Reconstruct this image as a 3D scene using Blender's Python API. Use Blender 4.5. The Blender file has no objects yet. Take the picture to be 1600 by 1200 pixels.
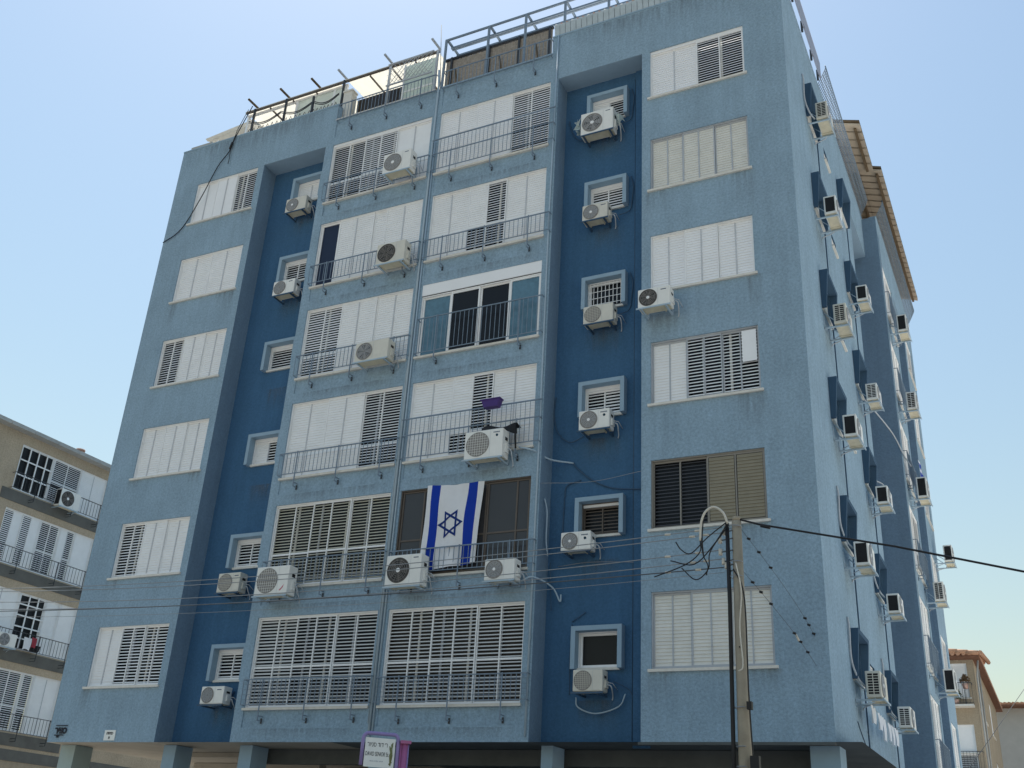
import bpy, bmesh, math, random
from mathutils import Vector, Matrix
R = math.radians
random.seed(7)
SC = bpy.context.scene
# ------------------------------------------------------------------ camera
cam = bpy.data.cameras.new('camera'); co = bpy.data.objects.new('camera', cam)
SC.collection.objects.link(co); SC.camera = co
cam.sensor_width = 36; cam.lens = 36.694; cam.clip_end = 2000; cam.clip_start = .1
yaw, pit, rol = R(-27.7796), R(25.2371), R(3.4670)
fw = Vector((math.sin(yaw)*math.cos(pit), math.cos(yaw)*math.cos(pit), math.sin(pit)))
rt = fw.cross(Vector((0, 0, 1))).normalized(); up = rt.cross(fw)
r2 = rt*math.cos(rol)+up*math.sin(rol); u2 = up*math.cos(rol)-rt*math.sin(rol)
M = Matrix((r2, u2, -fw)).transposed().to_4x4(); M.translation = (23.7005, -20.2068, .69)
co.matrix_world = M
# ------------------------------------------------------------------ light
SUN_EL, SUN_AZ = 67, -42          # azimuth measured from +Y towards +X
w = bpy.data.worlds.new('World'); SC.world = w; w.use_nodes = True
nt = w.node_tree; sky = nt.nodes.new('ShaderNodeTexSky'); sky.sky_type = 'NISHITA'
sky.sun_disc = False; sky.sun_elevation = R(SUN_EL); sky.sun_rotation = R(SUN_AZ)
sky.air_density = 2.25; sky.dust_density = 1.0; sky.ozone_density = 3.4
nt.links.new(sky.outputs[0], nt.nodes['Background'].inputs[0])
nt.nodes['Background'].inputs[1].default_value = .081
sl = bpy.data.lights.new('sun', 'SUN'); so = bpy.data.objects.new('sun', sl); SC.collection.objects.link(so)
sl.energy = 4.7; sl.angle = R(.53); sl.color = (1, .95, .87)
sd = Vector((math.sin(R(SUN_AZ))*math.cos(R(SUN_EL)), math.cos(R(SUN_AZ))*math.cos(R(SUN_EL)), math.sin(R(SUN_EL))))
so.rotation_euler = sd.to_track_quat('Z', 'Y').to_euler()
SC.view_settings.view_transform = 'Standard'; SC.view_settings.look = 'None'
SC.render.filter_size = 1.7; SC.view_settings.exposure = 0.66; SC.view_settings.gamma = 1
# ------------------------------------------------------------------ materials
def mat(name, col, rough=.6, var=.12, scale=6, bump=0, bscale=60, spec=.3, metal=0, streak=0, transl=0):
    m = bpy.data.materials.new(name); m.use_nodes = True; n = m.node_tree.nodes; l = m.node_tree.links
    b = n['Principled BSDF']; b.inputs['Roughness'].default_value = rough
    b.inputs['Specular IOR Level'].default_value = spec; b.inputs['Metallic'].default_value = metal
    g = n.new('ShaderNodeNewGeometry')
    no = n.new('ShaderNodeTexNoise'); no.inputs['Scale'].default_value = scale; no.inputs['Detail'].default_value = 6
    no.inputs['Roughness'].default_value = .65
    l.new(g.outputs['Position'], no.inputs['Vector'])
    rmp = n.new('ShaderNodeMapRange'); rmp.inputs[1].default_value = .25; rmp.inputs[2].default_value = .75
    rmp.inputs[3].default_value = 1-var; rmp.inputs[4].default_value = 1+var
    l.new(no.outputs[0], rmp.inputs[0])
    mul = n.new('ShaderNodeVectorMath'); mul.operation = 'SCALE'
    mul.inputs[0].default_value = col; l.new(rmp.outputs[0], mul.inputs['Scale']); out = mul.outputs[0]
    if streak:   # vertical dirt runs
        mp = n.new('ShaderNodeMapping'); mp.inputs['Scale'].default_value = (3.2, 3.2, .22)
        l.new(g.outputs['Position'], mp.inputs['Vector'])
        ns = n.new('ShaderNodeTexNoise'); ns.inputs['Scale'].default_value = 1.6; ns.inputs['Detail'].default_value = 5
        l.new(mp.outputs[0], ns.inputs['Vector'])
        r3 = n.new('ShaderNodeMapRange'); r3.inputs[1].default_value = .35; r3.inputs[2].default_value = .72
        r3.inputs[3].default_value = 1+streak*.4; r3.inputs[4].default_value = 1-streak
        l.new(ns.outputs[0], r3.inputs[0])
        m2 = n.new('ShaderNodeVectorMath'); m2.operation = 'SCALE'
        l.new(out, m2.inputs[0]); l.new(r3.outputs[0], m2.inputs['Scale']); out = m2.outputs[0]
    l.new(out, b.inputs['Base Color'])
    if bump:
        nb = n.new('ShaderNodeTexNoise'); nb.inputs['Scale'].default_value = bscale; nb.inputs['Detail'].default_value = 3
        l.new(g.outputs['Position'], nb.inputs['Vector'])
        bp = n.new('ShaderNodeBump'); bp.inputs['Strength'].default_value = bump; bp.inputs['Distance'].default_value = .02
        l.new(nb.outputs[0], bp.inputs['Height']); l.new(bp.outputs[0], b.inputs['Normal'])
    if transl:
        t = n.new('ShaderNodeBsdfTranslucent'); l.new(out, t.inputs[0])
        mx = n.new('ShaderNodeMixShader'); mx.inputs[0].default_value = transl
        l.new(b.outputs[0], mx.inputs[1]); l.new(t.outputs[0], mx.inputs[2])
        l.new(mx.outputs[0], n['Material Output'].inputs[0])
    return m
def glass(name, col, rough=.08, spec=.5):
    return mat(name, col, rough, .05, 2, spec=spec)
def stucco(name, col, var=.05, bump=.9):
    """spattered cement render: coarse grain in relief and in tone, cloudy weathering"""
    m = mat(name, col, .9, var*1.2, .8, 0, spec=.1, streak=.07); n = m.node_tree.nodes; l = m.node_tree.links
    b = n['Principled BSDF']; g = n.new('ShaderNodeNewGeometry')
    a = n.new('ShaderNodeTexNoise'); a.inputs['Scale'].default_value = 15; a.inputs['Detail'].default_value = 5; a.inputs['Roughness'].default_value = .7
    l.new(g.outputs['Position'], a.inputs['Vector'])
    bp = n.new('ShaderNodeBump'); bp.inputs['Strength'].default_value = bump; bp.inputs['Distance'].default_value = .03
    l.new(a.outputs[0], bp.inputs['Height']); l.new(bp.outputs[0], b.inputs['Normal'])
    src = b.inputs['Base Color'].links[0].from_socket
    a2 = n.new('ShaderNodeTexNoise'); a2.inputs['Scale'].default_value = 17; a2.inputs['Detail'].default_value = 6; a2.inputs['Roughness'].default_value = .75
    l.new(g.outputs['Position'], a2.inputs['Vector'])
    r = n.new('ShaderNodeMapRange'); r.inputs[1].default_value = .3; r.inputs[2].default_value = .7
    r.inputs[3].default_value = 1-var*2.4; r.inputs[4].default_value = 1+var*2.4; l.new(a2.outputs[0], r.inputs[0])
    s = n.new('ShaderNodeVectorMath'); s.operation = 'SCALE'; l.new(src, s.inputs[0]); l.new(r.outputs[0], s.inputs['Scale'])
    l.new(s.outputs[0], b.inputs['Base Color']); return m
LB = stucco('light_blue_stucco', (.285, .402, .505), .10)
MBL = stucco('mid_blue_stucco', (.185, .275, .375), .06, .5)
DB = stucco('dark_blue_stucco', (.060, .142, .256), .06, .5)
LBS = mat('light_blue_smooth', (.30, .42, .525), .8, .06, 3, .2, 30, .1)
DBS = mat('dark_blue_smooth', (.055, .105, .17), .8, .06, 3, .2, 30, .1)
SOFF = mat('cream_soffit', (.42, .375, .31), .9, .12, 1.5, .2, 20, .1)
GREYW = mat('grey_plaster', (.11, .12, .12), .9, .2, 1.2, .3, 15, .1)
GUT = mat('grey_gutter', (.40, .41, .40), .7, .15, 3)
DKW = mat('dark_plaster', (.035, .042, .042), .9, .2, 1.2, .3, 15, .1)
WHT = mat('white_aluminium', (.85, .86, .87), .45, .05, 3, spec=.4)
WHT2 = mat('bright_white_panel', (.87, .88, .90), .45, .03, 2, spec=.4)
CRM = mat('cream_shutter', (.73, .725, .68), .55, .08, 4, spec=.3)
GRS = mat('grey_aluminium', (.45, .48, .52), .4, .06, 4, spec=.4)
BEI = mat('beige_blind', (.27, .245, .185), .7, .1, 5, spec=.2)
BRN = mat('brown_aluminium', (.12, .10, .085), .45, .08, 5, spec=.3)
DSL = mat('dark_slat', (.055, .055, .06), .5, .08, 5, spec=.3)
MSHD = mat('mullion_shade', (.56, .58, .61), .5, .06, 5)  # shadow lines of closed shutter mullions, put in as a greyer colour
SIL = mat('stone_sill', (.70, .68, .63), .7, .12, 8, .2, 40, .2)
PAN = glass('dark_pane', (.012, .013, .016), .25, .25)
PANB = glass('brown_dark_pane', (.035, .028, .022), .3, .25)
PANC = mat('curtain_pane', (.18, .15, .11), .6, .25, 3, spec=.2)
GLB = mat('blue_curtain_glass', (.10, .20, .27), .12, .25, 5, spec=.5)
NAVY = glass('navy_mesh', (.018, .028, .06), .4, .2)
RAIL = mat('grey_blue_steel', (.19, .25, .32), .5, .15, 12, spec=.4)
DRAIL = mat('dark_steel', (.035, .04, .048), .5, .15, 12, spec=.4)
PIPE = mat('painted_pipe', (.40, .51, .60), .5, .08, 6, spec=.3)
DPIPE = mat('dark_blue_pipe', (.05, .10, .17), .5, .08, 6, spec=.3)
ACW = mat('white_casing', (.80, .80, .77), .45, .05, 5, spec=.4)
ACC = mat('aged_cream_casing', (.66, .64, .57), .5, .08, 5, spec=.35)
ACU = mat('beige_bounce_pan', (.62, .57, .43), .6, .15, 6, spec=.3)  # warm bounce from the ground on undersides is put into this beige
GRL = mat('grey_fan_grille', (.27, .26, .25), .5, .1, 8, spec=.3)
GRD = mat('dark_fan_hollow', (.09, .085, .08), .6, .15, 8, spec=.2)
BLK = mat('black_coil', (.02, .02, .022), .6, .2, 30, spec=.2)
BADG = mat('blue_grey_badge', (.05, .09, .16), .5, .05, spec=.3)
SWRL = mat('blue_swirl', (.03, .22, .42), .5, .05, spec=.3)
REDM = mat('red_mark', (.55, .10, .16), .5, .05, spec=.3)
HOSE = mat('grey_insulated_hose', (.46, .50, .54), .7, .15, 15, spec=.2)
CONC = mat('grey_concrete', (.37, .32, .245), .9, .15, 5, .4, 50, .1, streak=.12)
CABL = mat('black_cable', (.018, .018, .02), .5, .1, spec=.3)
WIRE = mat('grey_wire', (.27, .29, .31), .45, .1, spec=.4)
WIRED = mat('dark_wire', (.10, .11, .12), .5, .1, spec=.4)
INSU = mat('cream_insulator', (.62, .58, .50), .35, .1, 20, spec=.5)
FLW = mat('white_cloth', (.86, .87, .90), .85, .03, 4, .1, 30, .1, transl=.15)
FLB = mat('royal_blue_cloth', (.012, .045, .36), .8, .05, 4, .1, 30, .1)
FLS = mat('navy_star_cloth', (.015, .04, .19), .8, .05, 4, .1, 30, .1)
PURP = mat('purple_plastic', (.055, .02, .16), .4, .06, spec=.4)
LILA = mat('lilac_paint', (.29, .23, .48), .4, .08, 8, spec=.4)
PINK = mat('pink_paint', (.40, .13, .28), .4, .1, 8, spec=.4)
SGN = mat('white_sign', (.80, .82, .80), .4, .03, spec=.4)
INK = mat('ink', (.02, .022, .035), .5, .02, spec=.2)
OLIV = mat('olive_print', (.20, .22, .10), .5, .2, 40, spec=.2)
TAN = stucco('tan_stucco', (.48, .395, .295), .10, .6)
TAN2 = stucco('pale_tan_stucco', (.40, .33, .245), .08, .5)
DGB = mat('dark_grey_band', (.15, .15, .14), .9, .2, 2, .4, 20, .1)
TILE = mat('clay_tile', (.47, .27, .175), .8, .25, 5, .3, 20, .15)
TILU = mat('tan_tile_underside', (.50, .43, .345), .85, .14, 5, .3, 20, .1)
WOOD = mat('dark_rafter', (.13, .095, .06), .8, .2, 5, spec=.2)
BOARD = mat('brown_soffit_board', (.17, .085, .055), .8, .2, 4, spec=.2)
AWN = mat('cream_translucent_sheet', (.88, .86, .80), .6, .04, 4, spec=.2, transl=.66)
BAM = mat('reed_screen', (.37, .33, .29), .9, .3, 14, .3, 40, .1)
GLSP = mat('pale_green_glass', (.72, .80, .77), .1, .1, 2, spec=.5, transl=.5)
TILW = mat('white_roof_tile', (.46, .53, .57), .6, .15, 5, .2, 30, .2)
ASPH = mat('asphalt', (.06, .06, .06), .9, .2, 3, .3, 60, .1)
PAVE = mat('pavement', (.33, .325, .31), .9, .15, 2, .2, 40, .1)
EARTH = mat('dry_ground', (.26, .245, .22), .95, .2, .3, .2, 10, .1)
GRN = mat('plant_leaves', (.06, .09, .035), .7, .3, 8, spec=.2)
BRSH = mat('brown_stems', (.15, .10, .06), .8, .2, spec=.1)
DRED = mat('dark_red_cloth', (.35, .06, .08), .8, .1, spec=.1)
TERR = mat('terracotta', (.52, .34, .28), .8, .1, spec=.1)
# ------------------------------------------------------------------ mesh helpers
def F0(u, v, w, y0=0): return Vector((u, y0-w, v))
def front(y0=0): return lambda u, v, w: Vector((u, y0-w, v))
def side(x0): return lambda u, v, w: Vector((x0+w, u, v))
def plain(u, v, w): return Vector((u, v, w))
class MB:
    def __init__(s): s.v = []; s.f = []; s.mi = []; s.ms = []; s.sm = []
    def _m(s, m):
        if m not in s.ms: s.ms.append(m)
        return s.ms.index(m)
    def face(s, pts, m, smooth=False):
        i = len(s.v); s.v += [Vector(p) for p in pts]; s.f.append(tuple(range(i, i+len(pts)))); s.mi.append(s._m(m)); s.sm.append(smooth)
    def hexa(s, p, m):   # p: 4 bottom (ccw seen from +), 4 top
        i = len(s.v); s.v += [Vector(q) for q in p]; k = s._m(m)
        for f in ((3, 2, 1, 0), (4, 5, 6, 7), (0, 1, 5, 4), (1, 2, 6, 5), (2, 3, 7, 6), (3, 0, 4, 7)):
            s.f.append(tuple(i+j for j in f)); s.mi.append(k); s.sm.append(False)
    def box(s, F, u0, u1, v0, v1, w0, w1, m):
        s.hexa([F(u0, v0, w0), F(u1, v0, w0), F(u1, v1, w0), F(u0, v1, w0), F(u0, v0, w1), F(u1, v0, w1), F(u1, v1, w1), F(u0, v1, w1)], m)
    def tube(s, pts, r, m, n=6, caps=True, r1=None):
        pts = [Vector(p) for p in pts]; rings = []; k = s._m(m); N = len(pts); ref = None
        for j, p in enumerate(pts):
            d = (pts[min(j+1, N-1)]-pts[max(j-1, 0)]).normalized()
            if ref is None: ref = d.orthogonal().normalized()
            a = (ref-d*ref.dot(d)).normalized(); b = d.cross(a); ref = a
            rr = r if r1 is None else r+(r1-r)*j/(N-1)
            i = len(s.v); s.v += [p+(a*math.cos(t*2*math.pi/n)+b*math.sin(t*2*math.pi/n))*rr for t in range(n)]; rings.append(i)
        for a, b in zip(rings, rings[1:]):
            for t in range(n):
                s.f.append((a+t, a+(t+1) % n, b+(t+1) % n, b+t)); s.mi.append(k); s.sm.append(True)
        if caps:
            s.f.append(tuple(rings[0]+t for t in range(n))[::-1]); s.f.append(tuple(rings[-1]+t for t in range(n)))
            s.mi += [k, k]; s.sm += [False, False]
    def lathe(s, F, cu, cv, prof, m, n=28):   # axis along w, prof = [(r, w)]
        k = s._m(m); rings = []
        for r, w in prof:
            i = len(s.v); s.v += [F(cu+r*math.cos(t*2*math.pi/n), cv+r*math.sin(t*2*math.pi/n), w) for t in range(n)]; rings.append(i)
        for a, b in zip(rings, rings[1:]):
            for t in range(n):
                s.f.append((a+t, a+(t+1) % n, b+(t+1) % n, b+t)); s.mi.append(k); s.sm.append(False)
    def prism(s, F, poly, w0, w1, m):   # poly ccw in (u, v)
        i = len(s.v); n = len(poly); k = s._m(m)
        s.v += [F(u, v, w0) for u, v in poly]+[F(u, v, w1) for u, v in poly]
        s.f.append(tuple(i+n+j for j in range(n))); s.f.append(tuple(i+j for j in range(n))[::-1])
        for j in range(n): s.f.append((i+j, i+(j+1) % n, i+n+(j+1) % n, i+n+j))
        s.mi += [k]*(n+2); s.sm += [False]*(n+2)
    def wall(s, F, u0, u1, v0, v1, holes, m, t=.16, mr=None, w=0):
        us = sorted({u0, u1, *[h[0] for h in holes], *[h[1] for h in holes]}); vs = sorted({v0, v1, *[h[2] for h in holes], *[h[3] for h in holes]})
        for a, b in zip(us, us[1:]):
            for c, d in zip(vs, vs[1:]):
                mu, mv = (a+b)/2, (c+d)/2
                if any(h[0] < mu < h[1] and h[2] < mv < h[3] for h in holes): continue
                s.face([F(a, c, w), F(b, c, w), F(b, d, w), F(a, d, w)], m)
        mr = mr or m
        for a, b, c, d in holes:
            s.face([F(a, c, w), F(a, d, w), F(a, d, w-t), F(a, c, w-t)][::-1], mr); s.face([F(b, c, w), F(b, d, w), F(b, d, w-t), F(b, c, w-t)], mr)
            s.face([F(a, c, w), F(b, c, w), F(b, c, w-t), F(a, c, w-t)][::-1], mr); s.face([F(a, d, w), F(b, d, w), F(b, d, w-t), F(a, d, w-t)], mr)
    def build(s, name, parent=None, label=None):
        off = Vector((0, 0, 0)); q = parent
        while q is not None: off += q.location; q = q.parent
        me = bpy.data.meshes.new(name); me.from_pydata([v-off for v in s.v], [], s.f); me.update()
        for m in s.ms: me.materials.append(m)
        me.polygons.foreach_set('material_index', s.mi); me.polygons.foreach_set('use_smooth', s.sm)
        o = bpy.data.objects.new(name, me); SC.collection.objects.link(o); o.parent = parent
        if label: o['label'] = label
        return o
def thing(name, label, cat, loc, group=None, rz=0):
    o = bpy.data.objects.new(name, None); SC.collection.objects.link(o); o.location = loc; o.empty_display_size = .2
    o.rotation_euler = (0, 0, rz); return tag(o, label, cat, group)
def tag(o, label, cat, group=None):
    o['label'] = label; o['category'] = cat
    if group: o['group'] = group
    return o
def solo(mb, name, label, cat, loc, group=None):     # a thing that is one mesh, origin at loc
    loc = Vector(loc); mb.v = [v-loc for v in mb.v]; o = mb.build(name); o.location = loc; return tag(o, label, cat, group)
def struct(mb, name): o = mb.build(name); o['kind'] = 'structure'; return o
def lerp(a, b, t): return a+(b-a)*t
def smooth(P, k=5):      # Catmull-Rom through the given points
    P = [Vector(p) for p in P]
    if len(P) < 3: return P
    Q = [P[0]*2-P[1]]+P+[P[-1]*2-P[-2]]; out = []
    for i in range(1, len(Q)-2):
        for j in range(k):
            t = j/k; a, b, c, d = Q[i-1:i+3]
            out.append(.5*(2*b+(c-a)*t+(2*a-5*b+4*c-d)*t*t+(3*b-a-3*c+d)*t*t*t))
    return out+[P[-1]]
# ------------------------------------------------------------------ ground (mostly below the frame)
GZ = -.95
m = MB(); m.face([(-600, -600, GZ-.12), (600, -600, GZ-.12), (600, 900, GZ-.12), (-600, 900, GZ-.12)], EARTH); struct(m, 'ground')
m = MB(); m.face([(-200, -17, GZ-.116), (200, -17, GZ-.116), (200, -6, GZ-.116), (-200, -6, GZ-.116)], ASPH); struct(m, 'road')
m = MB(); m.box(plain, -200, 200, -6, 13, GZ-.3, GZ, PAVE); m.box(plain, -200, 200, -26, -17, GZ-.3, GZ, PAVE); struct(m, 'pavement')
m = MB(); m.face([(21.2, -5.8, GZ+.004), (75, -5.8, GZ+.004), (75, 29, GZ+.004), (21.2, 29, GZ+.004)], mat('pale_bounce', (.70, .67, .62), .9, .08, 1)); struct(m, 'bounce_ground')  # unseen pale ground, added to bounce sunlight onto the side wall
m = MB(); m.face([(-200, -11.55, GZ-.112), (200, -11.55, GZ-.112), (200, -11.43, GZ-.112), (-200, -11.43, GZ-.112)], SGN); struct(m, 'road_line')
# ------------------------------------------------------------------ window kit
def slats(mb, F, u0, u1, v0, v1, w, st, m):
    if st == 'X': return
    if st == 'S':
        mb.face([F(u0, v0, w), F(u1, v0, w), F(u1, v1, w), F(u0, v1, w)], m); return
    pitch = .078 if st in 'OD' else .072
    n = max(1, round((v1-v0)/pitch)); p = (v1-v0)/n
    for i in range(n):
        b = v0+i*p; j = random.uniform(-.002, .002)
        if st == 'C':
            a, c = w+.013+j*.6, w-.002+j*.6
            mb.face([F(u0, b, a), F(u1, b, a), F(u1, b+p, c), F(u0, b+p, c)], m)
            mb.face([F(u0, b, w-.003), F(u1, b, w-.003), F(u1, b, a), F(u0, b, a)], m)
        else:
            h = p*(.36 if st == 'O' else .50); t = .010 if st == 'O' else .010
            b += p*.18
            for (q0, z0), (q1, z1) in (((w+t, b), (w, b+h)), ((w, b+h), (w-.006, b+h)), ((w-.006, b+h), (w+t-.006, b)), ((w+t-.006, b), (w+t, b))):
                mb.face([F(u0, z0, q0), F(u1, z0, q0), F(u1, z1, q1), F(u0, z1, q1)], m)
def window(par, F, u0, u1, v0, v1, spec, fr=None, sl=None, mid=None, pane=None, widths=None, sill=True, rec=.035, bars=True, lab=None, head=0, silex=.06):
    """spec e.g. 'CC|OO|CC': panels of slat columns; u=upper closed lower open"""
    fr = fr or WHT; sl = sl or WHT; pane = pane or PAN
    mb = MB(); e = .028; w0, w1 = -rec-.11, -rec
    mb.box(F, u0, u0+e, v0, v1, w0, w1, fr); mb.box(F, u1-e, u1, v0, v1, w0, w1, fr)
    mb.box(F, u0+e, u1-e, v1-e, v1, w0, w1, fr); mb.box(F, u0+e, u1-e, v0, v0+e, w0, w1, fr)
    if head: mb.box(F, u0+e, u1-e, v1-e-head, v1-e, w0+.02, w1-.003, WHT2)
    if bars and any(c in spec for c in 'ODu'):
        k = max(2, int((u1-u0)/.6))
        for i in range(1, k):
            x = lerp(u0, u1, i/k)+random.uniform(-.1, .1); mb.box(F, x-.025, x+.025, v0+e, v1-e, w0-.05, w0-.02, CRM if i % 2 else GRS)
    W = mb.build('window', par, lab)
    pm = MB(); pm.face([F(u0, v0, w0-.06), F(u1, v0, w0-.06), F(u1, v1, w0-.06), F(u0, v1, w0-.06)], pane); pm.build('pane', W)
    if sill:
        sm = MB(); sm.box(F, u0-silex, u1+silex, v0-.055, v0, -.15, .055, SIL); sm.build('sill', W)
    pans = spec.split('|'); n = sum(len(p) for p in pans); ws = widths or [1]*n; tot = sum(ws)
    a = u0+e; span = (u1-u0-2*e)/tot; k = 0; vv0, vv1 = v0+e, v1-e-head
    for i, p in enumerate(pans):
        wd = sum(ws[k:k+len(p)])*span; sm = MB(); w = -rec-(.018 if i % 2 else .052); t = .03; st = .024
        x0, x1 = a+.003, a+wd-.003
        if p[0] not in 'GHK':
            sm.box(F, x0, x0+st, vv0, vv1, w-t, w+.006, fr); sm.box(F, x1-st, x1, vv0, vv1, w-t, w+.006, fr)
            sm.box(F, x0+st, x1-st, vv1-.04, vv1, w-t, w+.004, fr); sm.box(F, x0+st, x1-st, vv0, vv0+.04, w-t, w+.004, fr)
            if mid: sm.box(F, x0+st, x1-st, v0+mid-.022, v0+mid+.022, w-t, w+.003, fr)
            c0 = x0+st
            for j, c in enumerate(p):
                cw = ws[k+j]*span-(2*st+.006)/len(p); c1 = c0+cw
                if j < len(p)-1: sm.box(F, c1-.014, c1+.014, vv0+.04, vv1-.04, w-t, w+.009, MSHD if c in 'CS' and fr is WHT else fr)
                g0, g1 = c0+(.014 if j else 0), c1-(.014 if j < len(p)-1 else 0)
                segs = [(vv0+.04, vv1-.04, c)]
                if mid: segs = [(vv0+.04, v0+mid-.022, c), (v0+mid+.022, vv1-.04, c)]
                if c == 'u': cut = v0+(mid or (v1-v0)*.45); segs = [(vv0+.04, cut, 'O'), (cut, vv1-.04, 'C')]
                if c == 'l': cut = v0+(mid or (v1-v0)*.3); segs = [(vv0+.04, cut, 'X'), (cut, vv1-.04, 'C')]
                for s0, s1, q in segs: slats(sm, F, g0, g1, s0, s1, w-.014, q, sl)
                c0 = c1
            sm.build('shutter', W)
        else:
            mt = {'G': PAN, 'H': GLB, 'K': NAVY}[p[0]]; b = .045
            sm.box(F, x0, x0+b, vv0, vv1, w-t, w+.006, fr); sm.box(F, x1-b, x1, vv0, vv1, w-t, w+.006, fr)
            sm.box(F, x0+b, x1-b, vv1-b, vv1, w-t, w+.004, fr); sm.box(F, x0+b, x1-b, vv0, vv0+b, w-t, w+.004, fr)
            if mid: sm.box(F, x0+b, x1-b, v0+mid-.02, v0+mid+.02, w-t, w+.003, fr)
            sm.face([F(x0+b, vv0+b, w-.02), F(x1-b, vv0+b, w-.02), F(x1-b, vv1-b, w-.02), F(x0+b, vv1-b, w-.02)], mt)
            sm.build('sliding_sash', W)
        a += wd; k += len(p)
    return W
def railing(par, F, u0, u1, zt, zb, posts, drop, w=.13, m=None, grid=0, ret=True, extra=None, step=.125, name='balcony_railing', lab=None, back=0):
    m = m or RAIL; mb = MB(); r = .009
    mb.box(F, u0, u1, zt-.012, zt+.012, w-.014, w+.014, m); mb.box(F, u0, u1, zb-.009, zb+.009, w-.009, w+.009, m)
    n = int((u1-u0)/step)
    for i in range(n+1):
        x = lerp(u0, u1, i/n); mb.box(F, x-.006, x+.006, zb+.009, zt-.012, w-.006, w+.006, m)
    for k in range(grid):
        z = lerp(zb, zt, (k+1)/(grid+1)); mb.box(F, u0, u1, z-.004, z+.004, w+.0065, w+.0125, m)
    for x in posts:
        mb.box(F, x-.012, x+.012, zt-drop, zt+.02, w+.010, w+.032, m)
        mb.box(F, x-.009, x+.009, zt-drop, zt-drop+.018, 0, w+.0101, m)
        mb.box(F, x-.022, x+.022, zt-drop-.05, zt-drop+.07, 0, .012, DRAIL); mb.box(F, x-.0121, x+.0121, zt-drop+.10, zt-drop+.12, -.02, w, m)
    if ret:
        for x in (u0, u1):
            mb.box(F, x-.01, x+.01, zt-.01, zt+.01, -.05, w-.02, m); mb.box(F, x-.008, x+.008, zb-.008, zb+.008, -.05, w-.009, m)
    if extra:
        mb.box(F, u0-.03, u1+.05, extra-.014, extra+.014, w-.015, w+.018, m)
        for i in range(n+1):
            x = lerp(u0, u1, i/n); mb.box(F, x-.005, x+.005, zt+.012, extra-.014, w-.005, w+.005, m)
    return mb.build(name, par, lab)
# ------------------------------------------------------------------ the blue apartment building
B = thing('apartment_building', 'tall blue stucco apartment building with two dark blue recessed strips and pillars', 'building', (10, 5, GZ))
FR = front(0); REC = front(.6); WX = 20.07; X2 = 20.53; SD = side(WX); SR = side(X2)
LV = [2.9*i for i in range(6)]
L0, L1, R0, R1 = .97, 3.48, 16.58, 19.06; A0, A1, B0, B1 = 6.38, 9.90, 10.19, 13.70
mb = MB()
mb.wall(FR, 0, 3.72, 3.2, 22.2, [(L0, L1, 4.58+d, 6.14+d) for d in LV], LB)
mb.face([FR(3.72, 20.65, 0), FR(6.1, 20.65, 0), FR(6.1, 22.2, 0), FR(3.72, 22.2, 0)], LB)
hc = []
for d in LV: hc += [(A0, A1, 3.53+d, 6.13+d), (B0, B1, 3.53+d, 6.13+d)]
hc += [(A0, A1, 20.93, 21.58), (B0, B1, 20.93, 21.58)]
mb.wall(FR, 6.1, 13.93, 3.2, 21.58, hc, LB)
mb.face([FR(13.70, 21.58, 0), FR(13.93, 21.58, 0), FR(13.93, 22.2, 0), FR(13.70, 22.2, 0)], LB)
mb.face([FR(6.1, 21.58, 0), FR(6.36, 21.58, 0), FR(6.36, 22.2, 0), FR(6.1, 22.2, 0)], LB)
mb.face([FR(13.93, 20.65, 0), FR(16.36, 20.65, 0), FR(16.36, 22.2, 0), FR(13.93, 22.2, 0)], LB)
mb.wall(FR, 16.36, WX, 3.2, 22.2, [(R0, R1, 4.58+d, 6.14+d) for d in LV], LB)
mb.build('front_wall', B)
for a, b in ((A0, A1), (B0, B1)):          # infill panels under the balcony windows
    for i in range(7):
        d = 2.9*i; mb = MB(); top = 3.97+d if i < 6 else 21.58
        mb.face([FR(a, 3.53+d, -.022), FR(b, 3.53+d, -.022), FR(b, top, -.022), FR(a, top, -.022)], LB); mb.build('spandrel_panel', B)
        if i == 6:
            s = MB(); s.box(FR, a-.03, b+.03, 21.581, 21.62, -.2, .03, SIL if a < 8 else LBS); s.build('terrace_sill', B)
def recess(u0, u1, wins):
    mb = MB()
    mb.wall(REC, u0, u1, 3.2, 20.65, [(a, b, c, d) for a, b, c, d in wins], DB, .2, LBS); mb.build('recess_wall', B)
    mb = MB()
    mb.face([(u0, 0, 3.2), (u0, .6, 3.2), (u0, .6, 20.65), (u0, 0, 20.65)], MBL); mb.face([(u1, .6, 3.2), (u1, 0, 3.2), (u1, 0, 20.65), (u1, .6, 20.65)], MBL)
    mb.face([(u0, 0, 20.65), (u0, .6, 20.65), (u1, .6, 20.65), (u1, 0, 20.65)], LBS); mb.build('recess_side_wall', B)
TW = [(4.76, 5.72, 4.76+d, 5.52+d) for d in LV]; SW = [(14.73, 15.69, 4.76+d, 5.52+d) for d in LV]
recess(3.72, 6.1, TW); recess(13.93, 16.36, SW)
mb = MB(); mb.box(REC, 15.99, 16.355, 3.15, 20.64, .002, .05, DB); mb.build('corner_strip', B)
def surround(F, a, b, c, d, m, p=.2):
    mb = MB(); t = .1; g = .004
    mb.box(F, a-t, a, c-.04, d+t, g, p, m); mb.box(F, b, b+t, c-.04, d+t, g, p, m); mb.box(F, a, b, d, d+t, g, p, m)
    return mb.build('window_surround', B)
Tsp = [('OO', {}), ('OO', {}), ('CO', {}), ('O', {}), ('OO', {}), ('CC', {})]
Ssp = [('G', dict(pane=PANB)), ('OO', dict(fr=BRN, sl=BRN)), ('OD', {}), ('G', {}), ('DD', {}), ('CO', {})]
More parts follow.
